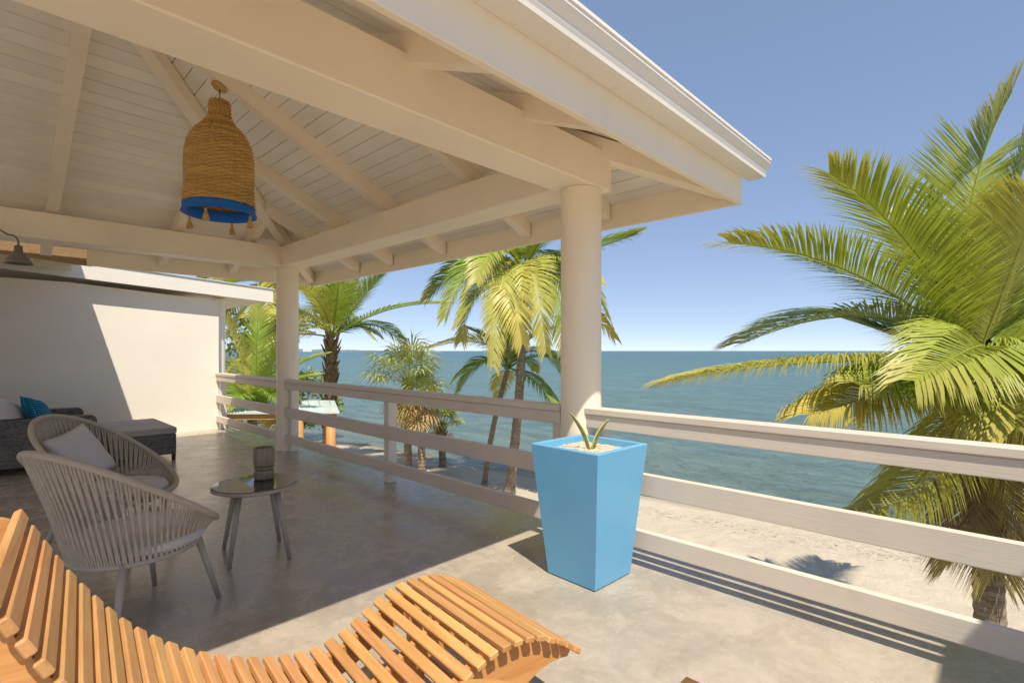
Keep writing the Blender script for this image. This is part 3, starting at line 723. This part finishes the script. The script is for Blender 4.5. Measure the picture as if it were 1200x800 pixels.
# local x along the lounger (towards the head), local y across (negated v), z up
cum = [0]
for a, b in zip(SP, SP[1:]): cum.append(cum[-1] + math.hypot(b[0] - a[0], b[1] - a[1]))
def at_len(L):
    for i in range(len(cum) - 1):
        if cum[i + 1] >= L:
            t = (L - cum[i]) / (cum[i + 1] - cum[i]); a, b = SP[i], SP[i + 1]
            return (a[0] + (b[0] - a[0]) * t, a[1] + (b[1] - a[1]) * t, math.atan2(SP[min(i + 4, len(SP) - 1)][1] - SP[max(i - 3, 0)][1], SP[min(i + 4, len(SP) - 1)][0] - SP[max(i - 3, 0)][0]))
    return (*SP[-1], 1.1)
SW, ST = .037, .021
Vs, Fs = cbox_data(-WD / 2, WD / 2, -SW / 2, SW / 2, -ST, 0, .0035); slat_me = mesh('slat', Vs, Fs)
NSL = 36; pitch = (cum[-1] - .02) / (NSL - 1)
for i in range(NSL):
    s, z, a = at_len(.01 + i * pitch)
    o = link('slat', slat_me, 'teak', lg); ja = a + random.uniform(-.012, .012)
    X = Vector((0, 1, 0)); Y = Vector((-math.cos(ja), 0, -math.sin(ja))); Z = X.cross(Y)
    M_ = Matrix((X, Y, Z)).transposed().to_4x4(); M_.translation = (s, random.uniform(-.003, .003), z + random.uniform(-.001, .001)); o.matrix_basis = M_
def side_board(y, th=.026):
    top = []; bot = []
    for i in range(0, len(SP), 3):
        s, z = SP[i]; a = math.atan2(SP[min(i + 4, len(SP) - 1)][1] - SP[max(i - 3, 0)][1], SP[min(i + 4, len(SP) - 1)][0] - SP[max(i - 3, 0)][0])
        nx, nz = math.sin(a), -math.cos(a)
        top.append((s + nx * (ST + .001), z + nz * (ST + .001)))
        f = i / len(SP); dp = .10 + .10 * math.exp(-((s + .02) / .16) ** 2) + .035 * math.exp(-((s - .75) / .35) ** 2)
        if s < -.12: dp = .10 + .10 * math.exp(-((s + .02) / .16) ** 2) - .06 * (-.12 - s) / .15
        bot.append((s + nx * dp, z + nz * dp))
    # rounded head end
    e = top[-1]; c = ((top[-1][0] + bot[-1][0]) / 2, (top[-1][1] + bot[-1][1]) / 2); r = math.hypot(e[0] - c[0], e[1] - c[1]); a0 = math.atan2(e[1] - c[1], e[0] - c[0])
    cap = [(c[0] + r * math.cos(a0 - math.pi * q / 8), c[1] + r * math.sin(a0 - math.pi * q / 8)) for q in range(1, 8)]
    cen = SP[len(SP) - 1]
    if (cap[3][0] - c[0]) * (cen[0] - SP[-10][0]) + (cap[3][1] - c[1]) * (cen[1] - SP[-10][1]) < 0:
        cap = [(c[0] + r * math.cos(a0 + math.pi * q / 8), c[1] + r * math.sin(a0 + math.pi * q / 8)) for q in range(1, 8)]
    n = len(top); V = []; Fc = []
    for yy in (y - th / 2, y + th / 2):
        V += [(p[0], yy, p[1]) for p in top] + [(p[0], yy, p[1]) for p in bot] + [(p[0], yy, p[1]) for p in cap]
    m = 2 * n + len(cap)
    for k_ in (0, 1):
        o_ = k_ * m
        for i in range(n - 1): Fc.append([o_ + i, o_ + i + 1, o_ + n + i + 1, o_ + n + i])
        Fc.append([o_ + n - 1] + [o_ + 2 * n + i for i in range(len(cap))] + [o_ + 2 * n - 1])
    loop = list(range(n)) + [2 * n + i for i in range(len(cap))] + [2 * n - 1 - i for i in range(n)]
    for i in range(len(loop)): a, b = loop[i], loop[(i + 1) % len(loop)]; Fc.append([a, b, m + b, m + a])
    return obj('side_board', V, Fc, 'teak_board', lg, False, fix=True)
for y in (-WD / 2 + .055, 0.0, WD / 2 - .055): side_board(y)
for s, z, wdt in ((.48, .10, .03),):
    pass
def lleg(s, y, zt_):
    prism8('leg', [(s - .03, y - .014, .001), (s + .03, y - .014, .001), (s + .03, y + .014, .001), (s - .03, y + .014, .001)],
           [(s - .04, y - .014, zt_), (s + .04, y - .014, zt_), (s + .04, y + .014, zt_), (s - .04, y + .014, zt_)], 'teak_board', lg)
for y in (-WD / 2 + .084, WD / 2 - .084):
    lleg(.10, y, .34); lleg(.86, y, .33)
for s, z in ((.10, .13), (.86, .13)): cbox('stretcher', s - .02, s + .02, -WD / 2 + .1, WD / 2 - .1, z, z + .04, 'teak_board', lg, .003)

# round wooden stool and low footstool that just enter the picture's lower edge
rs = thing('round_stool', (.745, .815, 0), 'round pale wooden stool beside the lounger', 'stool')
sharp(lathe('seat', [(0, .565), (.15, .565), (.165, .572), (.168, .585), (.160, .596), (.14, .60), (0, .60)], 'teak_board', rs, 48), 40)
for a in (45, 135, 225, 315):
    a = R(a); tube('leg', [(.10 * math.cos(a), .10 * math.sin(a), .565), (.145 * math.cos(a), .145 * math.sin(a), .002)], [.018, .014], 'teak_board', rs, 10)
fp = atz(804, 791, .40)
fs = thing('footstool', (fp.x - .20, fp.y - .20, 0), 'low dark brown wooden footstool on the sunny floor', 'stool', R(0))
for i in range(6): cbox('slat', -.20, .20, -.14 + i * .058, -.14 + i * .058 + .05, .38, .40, 'brownwood', fs, .003)
for x in (-.17, .17):
    cbox('top_bearer', x - .02, x + .02, -.13, .19, .345, .3795, 'brownwood', fs, .003)
    for y in (-.11, .17): cbox('leg', x - .02, x + .02, y - .02, y + .02, .001, .3445, 'brownwood', fs, .003)

# ------------------------------------------------------------------ vegetation
GREEN = [(.25, .37, .05), (.33, .44, .06), (.20, .31, .04), (.44, .50, .08)]
YEL = [(.68, .60, .13), (.74, .60, .14), (.60, .59, .13)]
DRY = [(.30, .21, .10), (.36, .27, .15), (.22, .15, .07)]
def frond(parent, org, P0, P1, P2, n, Lm, wd, droop, col, rng, petiole=.1, vee=.25, thin=.0):
    V = []; Fc = []; age = []
    def B(t): return P0 * (1 - t) ** 2 + P1 * 2 * t * (1 - t) + P2 * t * t
    def T(t): return ((P1 - P0) * (1 - t) + (P2 - P1) * t).normalized()
    up = Vector((0, 0, 1))
    L = sum((B((i + 1) / 10) - B(i / 10)).length for i in range(10))
    pts = [B(i / 14) for i in range(15)]
    tube_data([p - org for p in pts], [wd * (.75 * (1 - i / 14) + .10) * (1.4 if i == 0 else 1) for i in range(15)], 5, False, V, Fc, False)
    age += [.1] * len(V)
    roll = rng.uniform(-.45, .45); sref = None
    for i in range(n):
        t = petiole + (1 - petiole) * (i + .5) / n; p = B(t); tg = T(t)
        s = tg.cross(up)
        if s.length < .25: s = tg.cross(Vector((FW.x, FW.y, 0)) if abs(tg.dot(FW)) < .9 else RT)
        s.normalize()
        if sref is not None and s.dot(sref) < 0: s = -s
        sref = s; nn = s.cross(tg)
        s = (s * math.cos(roll) + nn * math.sin(roll)); nn = s.cross(tg)
        prf = min(1, (t - petiole) * 5 + .45) * (1 - .58 * max(0, (t - .5) / .5) ** 1.6)
        for sg in (-1, 1):
            if rng.random() < thin: continue
            a = R(26 + 34 * t + rng.uniform(-4, 4)); ll = Lm * prf * rng.uniform(.88, 1.08)
            dv = (s * sg * math.cos(a) + tg * math.sin(a) + nn * (vee + rng.uniform(-.07, .07))).normalized()
            wv = dv.cross(nn).normalized(); q = p - org; b = len(V); dd = droop * rng.uniform(.8, 1.2)
            for k_, (f, w_) in enumerate(((0, .55), (.34, 1.0), (.70, .75), (1, 0))):
                if k_: q = q + dv * ll * (f - (0, .34, .70)[k_ - 1]); dv = (dv + Vector((0, 0, -dd))).normalized()
                if w_:
                    hw = wv * wd * .5 * w_; V.append(q - hw); V.append(q + hw); age += [t * .55 + f * .45 - .1 + .25 * (t > .8)] * 2
                else: V.append(q); age.append(t * .5 + .5)
                wv = (wv + nn * .25 * sg).normalized()
            Fc += [[b, b + 1, b + 3, b + 2], [b + 2, b + 3, b + 5, b + 4], [b + 4, b + 5, b + 6]]
    o = obj('frond', V, Fc, 'leaf', parent); at_ = o.data.attributes.new('age', 'FLOAT', 'POINT'); at_.data.foreach_set('value', age)
    o.color = (*col, 1); return o
def thru(P0, M_, P2): return M_ * 2 - (P0 + P2) * .5
def trunk(parent, org, base, top, r0, r1, rng, bend=.0, rings=70, flare=1.5):
    V = []; Fc = []; n = 14; ax = top - base; sd = Vector((ax.y, -ax.x, 0)); sd = sd.normalized() if sd.length > .01 else Vector((1, 0, 0))
    for i in range(rings + 1):
        t = i / rings; c = base + ax * t + (RT * bend) * math.sin(math.pi * t) - org
        r = (r0 + (r1 - r0) * t) * (1 + (flare - 1) * max(0, 1 - t * 9) ** 2) * (1 + (.055 if i % 2 else -.02))
        for k_ in range(n):
            a = 2 * math.pi * k_ / n; rr_ = r * (1 + .06 * noise.noise(Vector((k_ * 1.7, i * .8, r0 * 50))))
            V.append(c + Vector((math.cos(a) * rr_, math.sin(a) * rr_, 0)))
    for i in range(rings):
        for k_ in range(n): k2 = (k_ + 1) % n; Fc.append([i * n + k_, i * n + k2, (i + 1) * n + k2, (i + 1) * n + k_])
    return obj('trunk', V, Fc, 'bark', parent, False)
def boots(parent, org, base, top, t0, r, n, rng, mat='boot'):
    V = []; Fc = []; ax = top - base
    for i in range(n):
        t = t0 + (1 - t0) * i / n; c = base + ax * t - org; a = i * 2.399; o = Vector((math.cos(a), math.sin(a), 0)); s = Vector((-o.y, o.x, 0))
        L = r * rng.uniform(1.1, 2.1); w_ = r * rng.uniform(.45, .7); tip = c + o * (r * rng.uniform(1.25, 1.9)) + Vector((0, 0, L)); b = len(V)
        q = c + o * r * .8
        V += [q - s * w_, q + s * w_, q + o * r * .4, tip - s * w_ * .35, tip + s * w_ * .35, tip + o * r * .12]
        Fc += [[b, b + 2, b + 5, b + 3], [b + 2, b + 1, b + 4, b + 5], [b + 3, b + 5, b + 4], [b, b + 3, b + 4, b + 1]]
    return tag(obj('leaf_bases', V, Fc, mat, parent), None, kind='stuff')
def palm(base, crown, label, group, listed, generic, Lg, Lm, wd, nl, r0, r1, seed, bend=0, boot=0, cat='palm tree', pal=None, name='palm_tree', droopg=.28, coco=0, elev=(82, -35), az0=0):
    rng = random.Random(seed); base = Vector(base); crown = Vector(crown); pal = pal or GREEN
    t = thing(name, base, label, cat, 0, group)
    trunk(t, base, base - Vector((0, 0, .15)), crown + Vector((0, 0, -.05)), r0, r1, rng, bend)
    if boot: boots(t, base, base, crown + Vector((0, 0, .1)), boot, r1 * 1.15, 70, rng)
    for it in listed:
        (mx, my, md), (tx, ty, td), col, dr = it
        P0 = crown + Vector((rng.uniform(-.06, .06), rng.uniform(-.06, .06), rng.uniform(-.05, .12))); P2 = at(tx, ty, td); M_ = at(mx, my, md)
        frond(t, base, P0, thru(P0, M_, P2), P2, nl, Lm * rng.uniform(.9, 1.08), wd * (.6 if col in DRY else 1), dr, col, rng, .12, thin=.35 if col in DRY else .02)
    for i in range(generic):
        f = (i + .5) / generic; az = az0 + i * 2.399 + rng.uniform(-.2, .2); el = R(elev[0] + (elev[1] - elev[0]) * f + rng.uniform(-8, 8)); L = Lg * rng.uniform(.85, 1.08)
        dv = Vector((math.cos(az) * math.cos(el), math.sin(az) * math.cos(el), math.sin(el)))
        P0 = crown + Vector((0, 0, .08 * (1 - f))); P1 = P0 + dv * L * .55
        P2 = P0 + Vector((dv.x, dv.y, dv.z * .6)) * L * .93 + Vector((0, 0, -L * (.16 + .3 * math.cos(el) * rng.uniform(.7, 1.2))))
        col = rng.choice(pal) if f < .7 else rng.choice(pal + YEL) if f < .9 else rng.choice(YEL + DRY)
        frond(t, base, P0, P1, P2, nl, Lm * rng.uniform(.9, 1.1), wd, droopg * (1 + f), col, rng, .12, thin=.0 if f < .85 else .15)
    for i in range(coco):
        a = i * 2.399; r = .11; o = lathe('coconut', [(.001, -r * 1.1), (r * .6, -r * .85), (r * .95, -r * .2), (r * .9, r * .35), (r * .5, r * .85), (.001, r)], 'coconut', t, 10)
        o.location = crown - base + Vector((math.cos(a) * .26, math.sin(a) * .26, -.22 - .1 * (i % 3)))
    return t
G1, G2, G3, G4 = GREEN; Y1, Y2, Y3 = YEL; D1, D2, D3 = DRY
# big palm right of the terrace, on the sand
DB = 6.0
bb = at(1166, 725, DB); bb.z = ground_z(bb.x, bb.y); cr = at(1148, 428, DB)
palm(bb, cr, 'large lush coconut palm rising beside the sunlit railing', 'coconut palms on the beach', [
    ((1070, 400, 6.6), (985, 372, 6.9), G1, .25), ((1085, 440, 5.6), (1010, 452, 5.2), G2, .4), ((1120, 340, 6.5), (1085, 240, 6.8), G3, .1), ((1180, 440, 5.3), (1190, 500, 4.8), Y3, .45), ((1160, 340, 6.6), (1165, 230, 7.0), G2, .08), ((1200, 400, 5.6), (1262, 430, 5.3), G4, .35), 
    ((1135, 255, 6.00), (1186, 108, 5.86), G4, 0.04), ((1172, 270, 6.29), (1240, 125, 6.14), G1, 0.05),
    ((1066, 288, 5.86), (972, 203, 5.43), G4, 0.15), ((1010, 325, 5.71), (855, 285, 5.29), G4, 0.21),
    ((1095, 320, 6.57), (1045, 262, 7.00), G1, 0.08), ((1020, 372, 6.14), (872, 402, 6.00), G2, 0.22), ((965, 424, 5.71), (788, 447, 5.36), Y3, 0.39),
    ((1046, 455, 5.64), (952, 486, 5.36), Y1, 0.42), ((1150, 405, 5.14), (1072, 446, 4.50), G4, 0.45),
    ((1090, 548, 5.43), (1004, 602, 5.14), Y3, 0.51), ((1215, 330, 6.14), (1290, 215, 6.14), G2, 0.15), ((1240, 385, 5.86), (1380, 360, 5.57), G2, 0.22),
    ((1235, 440, 5.71), (1340, 540, 5.43), G4, 0.39), ((1195, 455, 5.29), (1235, 560, 4.93), Y1, 0.45), ((1190, 520, 5.71), (1225, 640, 5.57), Y1, 0.45),
    ((1135, 560, 5.86), (1118, 655, 5.86), D2, .3), ((1165, 565, 5.64), (1168, 668, 5.57), D1, .3), ((1190, 570, 5.93), (1202, 665, 5.93), D2, .3), ((1148, 545, 5.71), (1140, 640, 5.50), D2, .35),
    ((1190, 350, 6.86), (1215, 300, 7.57), G1, 0.15), ((1110, 375, 7.00), (1075, 370, 7.86), G1, 0.22), ((1170, 385, 7.07), (1195, 400, 8.00), G3, 0.30),
    ((1180, 330, 5.71), (1215, 240, 5.29), Y3, 0.15)],
    0, 4, .92, .021, 175, .15, .135, 3, boot=.45)
# tall palm behind the near column, with drooping fronds
bb = at(596, 579, 15.96); bb.z = ground_z(bb.x, bb.y); cr = at(613, 318, 15.9)
palm(bb, cr, 'tall coconut palm with heavy drooping fronds behind the shaded railing', 'coconut palms on the beach', [
    ((562, 306, 15.2), (522, 372, 14.6), G2, .3), ((572, 318, 14.4), (541, 398, 13.8), Y3, .3), ((590, 325, 14), (578, 428, 13.2), Y3, .3), ((603, 328, 14), (612, 402, 13.3), Y1, .25),
    ((626, 320, 14), (640, 412, 13.4), Y3, .28), ((645, 322, 14.6), (668, 430, 14.2), G2, .3), ((665, 305, 15.2), (712, 372, 15.0), G1, .28), ((585, 290, 14.6), (558, 330, 13.4), G4, .25),
    ((640, 275, 15), (668, 262, 14.2), G4, .2), ((580, 262, 16), (540, 235, 16), G2, .12), ((612, 245, 16), (618, 185, 15.6), G1, .1), ((655, 258, 16.5), (705, 225, 17), G2, .15), ((600, 290, 17.5), (575, 300, 19), G1, .3), ((635, 295, 17.5), (670, 330, 18.8), G3, .3), ((700, 290, 16), (745, 275, 16), G2, .25)],
    6, 3.6, 1.0, .045, 84, .155, .115, 5, bend=.12, coco=5, elev=(40, -30))
# slim leaning palm
bb = at(567, 566, 17.2); bb.z = ground_z(bb.x, bb.y); cr = at(595, 432, 16.9)
palm(bb, cr, 'slim leaning young coconut palm beside the tall palm trunk', 'coconut palms on the beach', [
    ((566, 402, 16.6), (503, 408, 16.2), Y3, .3), ((565, 425, 16.3), (537, 462, 16), G2, .3), ((580, 405, 17), (548, 385, 17), G1, .2), ((632, 412, 16.6), (664, 450, 16.2), G2, .3), ((620, 398, 17.2), (650, 385, 17.4), G1, .2), ((596, 395, 17), (600, 362, 17), G4, .1), ((650, 420, 17.6), (700, 462, 18), G1, .3)],
    4, 2.4, .75, .04, 60, .095, .08, 8, bend=-.1, elev=(45, -25))
# stout palm near the far column
bb = at(384, 545, 19); bb.z = ground_z(bb.x, bb.y); cr = at(389, 396, 19)
palm(bb, cr, 'stout coconut palm with shaggy leaf bases near the far column', 'coconut palms on the beach', [
    ((452, 364, 18.4), (524, 356, 18), G2, .24), ((428, 345, 19), (458, 312, 19), G4, .12), ((402, 335, 19), (408, 275, 19), G4, .1), ((378, 335, 19), (362, 280, 19), G4, .1), ((358, 345, 18.5), (318, 310, 18), Y3, .18),
    ((345, 370, 18.5), (292, 372, 18), Y3, .25), ((360, 385, 17.6), (322, 415, 17), Y3, .28), ((418, 330, 20), (440, 275, 20.5), G1, .12), ((414, 382, 20), (440, 392, 21), G1, .28), ((368, 372, 20.4), (350, 378, 22), G1, .28), ((395, 350, 17.6), (398, 318, 16.2), G2, .2), ((372, 352, 17.5), (340, 335, 16.2), Y3, .22)],
    2, 4, 1.0, .042, 84, .23, .18, 11, boot=.3, elev=(50, 0))
# young palms and bushes left of the far column
def ground_at(px, d):
    p = at(px, 411, d); p.z = ground_z(p.x, p.y); return p
b = ground_at(300, 15.5)
palm(b, at(296, 490, 15.5), 'short young palm with upright green fronds beside the beach shelter', 'coconut palms on the beach', [
    ((285, 430, 15.4), (262, 372, 15), Y3, .15), ((300, 420, 15.5), (303, 352, 15.5), G2, .12), ((318, 432, 15.5), (340, 378, 15.6), G4, .15), ((325, 455, 15.2), (368, 440, 14.8), G2, .25), ((272, 455, 15.2), (232, 430, 14.8), G4, .25), ((312, 462, 14.6), (335, 488, 13.9), G2, .3), ((283, 462, 14.6), (262, 480, 14), G1, .3), ((330, 440, 16.5), (382, 415, 17.2), G1, .2), ((308, 440, 16.6), (322, 400, 17.6), G3, .2)],
    4, 2.6, .75, .046, 56, .16, .13, 14, elev=(60, 0))
b = ground_at(335, 21.5)
palm(b, at(316, 330, 21.5), 'yellow green palm crown showing above the annex roof', 'coconut palms on the beach', [
    ((285, 320, 21), (245, 330, 20.6), Y3, .25), ((270, 330, 20.5), (225, 345, 20), Y1, .25), ((300, 345, 20.5), (270, 390, 20), Y3, .3), ((330, 345, 20.5), (345, 395, 20), Y1, .3), ((300, 300, 21.5), (270, 275, 21.5), Y3, .15), ((330, 300, 21.5), (360, 270, 21.5), G4, .15)],
    8, 4.2, 1.0, .055, 60, .17, .13, 17, pal=[G4, Y3, G2], elev=(60, -30))
def shrub(px, d, top, wpx, label, seed, col, n=2600):
    rng = random.Random(seed); b = ground_at(px, d); ct = at(px, top, d); h = ct.z - b.z; wr = wpx / F * d / 2
    t = thing('shrub', b, label, 'shrub', 0, 'bushes beside the annex')
    V = []; Fc = []
    for i in range(7):
        a = i * 2.4; tube_data([(0, 0, 0), (math.cos(a) * wr * .3, math.sin(a) * wr * .3, h * .5), (math.cos(a) * wr * .6, math.sin(a) * wr * .6, h * rng.uniform(.75, .95))], [.05, .03, .012], 6, False, V, Fc)
    obj('stem', V, Fc, 'bark', t, True)
    cl = []
    for i in range(46):
        a = rng.uniform(0, 6.28); rr_ = math.sqrt(rng.random()) * wr; zz_ = h * rng.uniform(.28, 1.0); f = math.sqrt(max(.05, 1 - ((zz_ / h - .55) / .5) ** 2))
        cl.append(Vector((math.cos(a) * rr_ * f, math.sin(a) * rr_ * f, zz_)))
    V = []; Fc = []; age = []
    for i in range(n):
        c = rng.choice(cl) + Vector((rng.gauss(0, .2), rng.gauss(0, .2), rng.gauss(0, .16))); dv = Vector((rng.gauss(0, 1), rng.gauss(0, 1), rng.gauss(.1, .6))).normalized(); s = dv.orthogonal().normalized()
        s = (Matrix.Rotation(rng.uniform(0, 6.28), 3, dv) @ s); L = rng.uniform(.12, .26); w_ = L * .28; k_ = len(V); g_ = rng.random()
        V += [c, c + dv * L * .5 + s * w_, c + dv * L, c + dv * L * .5 - s * w_]; age += [g_ * .7] * 4; Fc.append([k_, k_ + 1, k_ + 2, k_ + 3])
    o = obj('crown', V, Fc, 'shrub', t); at_ = o.data.attributes.new('age', 'FLOAT', 'POINT'); at_.data.foreach_set('value', age); o.color = (*col, 1)
shrub(288, 23, 372, 120, 'dense yellow green bush behind the young palm', 31, (.27, .34, .06))
shrub(350, 26, 440, 90, 'low green bush behind the far column', 32, (.30, .40, .08))
shrub(215, 24, 330, 110, 'tall leafy bush hidden mostly behind the annex', 33, (.28, .34, .06))
# fan palms
def fan_palm(px, base_y, crown_y, d, label, seed, n, Lr, dry):
    rng = random.Random(seed); b = at(px, base_y, d); b.z = ground_z(b.x, b.y); c = at(px + rng.uniform(-2, 2), crown_y, d)
    t = thing('fan_palm', b, label, 'palm tree', 0, 'fan palms by the water')
    trunk(t, b, b - Vector((0, 0, .1)), c, .15, .12, rng, 0, 40); boots(t, b, b, c, .55, .14, 40, rng)
    for i in range(n + dry):
        dd = i >= n; f = i / n if not dd else 1; az = i * 2.399 + rng.uniform(-.2, .2); el = R(80 - 85 * f + rng.uniform(-10, 10)) if not dd else R(rng.uniform(-75, -35))
        dv = Vector((math.cos(az) * math.cos(el), math.sin(az) * math.cos(el), math.sin(el))); pl_ = rng.uniform(.5, .8) * Lr
        V = []; Fc = []; age = []; h_ = c - b + dv * pl_
        tube_data([c - b, h_], [.018, .011], 4, False, V, Fc, False); age += [.1] * len(V)
        s = dv.cross(Vector((0, 0, 1))).normalized(); m = 22; nn = s.cross(dv)
        for j in range(m):
            a = R(-118 + 236 * (j + .5) / m); ld = (dv * math.cos(a) + s * math.sin(a) + nn * (.12 * (1 if j % 2 else -1))).normalized(); L = Lr * .72 * (1 - .22 * abs(a) / 2.1) * rng.uniform(.85, 1.08); wv = ld.cross(nn).normalized() * .03
            m1 = h_ + ld * L * .55; ld2 = (ld + Vector((0, 0, -.8 if not dd else -1.2))).normalized(); e_ = m1 + ld2 * L * .45; k_ = len(V)
            V += [h_, m1 - wv, m1 + wv, e_]; age += [.1, .4, .4, rng.uniform(.75, 1.05)]; Fc += [[k_, k_ + 1, k_ + 2], [k_ + 1, k_ + 3, k_ + 2]]
        o = obj('frond', V, Fc, 'leaf', t); at_ = o.data.attributes.new('age', 'FLOAT', 'POINT'); at_.data.foreach_set('value', age); o.color = (*(rng.choice([(.48, .54, .16), (.58, .57, .20), (.42, .50, .14)]) if not dd else rng.choice([(.62, .36, .10), (.66, .48, .22), (.56, .42, .2)])), 1)
fan_palm(478, 548, 448, 19.6, 'taller fan palm with dry orange skirt at the water edge', 41, 20, 1.55, 13)
fan_palm(494, 545, 470, 19.2, 'second fan palm trunk close against the taller fan palm', 42, 13, 1.1, 10)
fan_palm(519, 536, 498, 20.5, 'smallest squat fan palm right of the taller pair', 43, 14, .95, 6)

# ------------------------------------------------------------------ beach shelter below the terrace
RZ = -.28
ca, cb, cc, ce = atz(398, 483, RZ), atz(215, 484, RZ), atz(222, 466, RZ), atz(392, 469, RZ)
org = (ca + cb + cc + ce) / 4
bs = thing('beach_shelter', (org.x, org.y, -3.0), 'low beach shelter with pale green flat roof on orange timber', 'shelter')
loc = [p - org for p in (ca, cb, cc, ce)]; H = RZ + 3.0
prism8('roof_sheet', [(p.x, p.y, H - .035) for p in loc], [(p.x, p.y, H) for p in loc], 'palemetal', bs)
for i in range(14):                                   # ridges of the roof sheet
    t_ = (i + .5) / 14; a = loc[0].lerp(loc[1], t_); b_ = loc[3].lerp(loc[2], t_); tube('roof_rib', [(a.x, a.y, H + .004), (b_.x, b_.y, H + .004)], .018, 'palemetal', bs, 6)
for i, (p, q) in enumerate(((loc[0], loc[1]), (loc[1], loc[2]), (loc[2], loc[3]), (loc[3], loc[0]))):
    n_ = Vector((-(q - p).y, (q - p).x, 0)).normalized() * .05
    if n_.dot(p + q) > 0: n_ = -n_
    p2, q2 = p * .96, q * .96
    prism8('roof_beam', [(p2.x, p2.y, H - .20), (p2.x + n_.x, p2.y + n_.y, H - .20), (p2.x + n_.x, p2.y + n_.y, H - .037), (p2.x, p2.y, H - .037)], [(q2.x, q2.y, H - .20), (q2.x + n_.x, q2.y + n_.y, H - .20), (q2.x + n_.x, q2.y + n_.y, H - .037), (q2.x, q2.y, H - .037)], 'timber', bs)
for p in loc: tube('post', [(p.x * .9, p.y * .9, -.1), (p.x * .9, p.y * .9, H - .1)], .13, 'timber', bs, 10)
pm = loc[0].lerp(loc[1], .25); tube('post', [(pm.x * .93, pm.y * .93, -.1), (pm.x * .93, pm.y * .93, H - .1)], .15, 'timber', bs, 10)
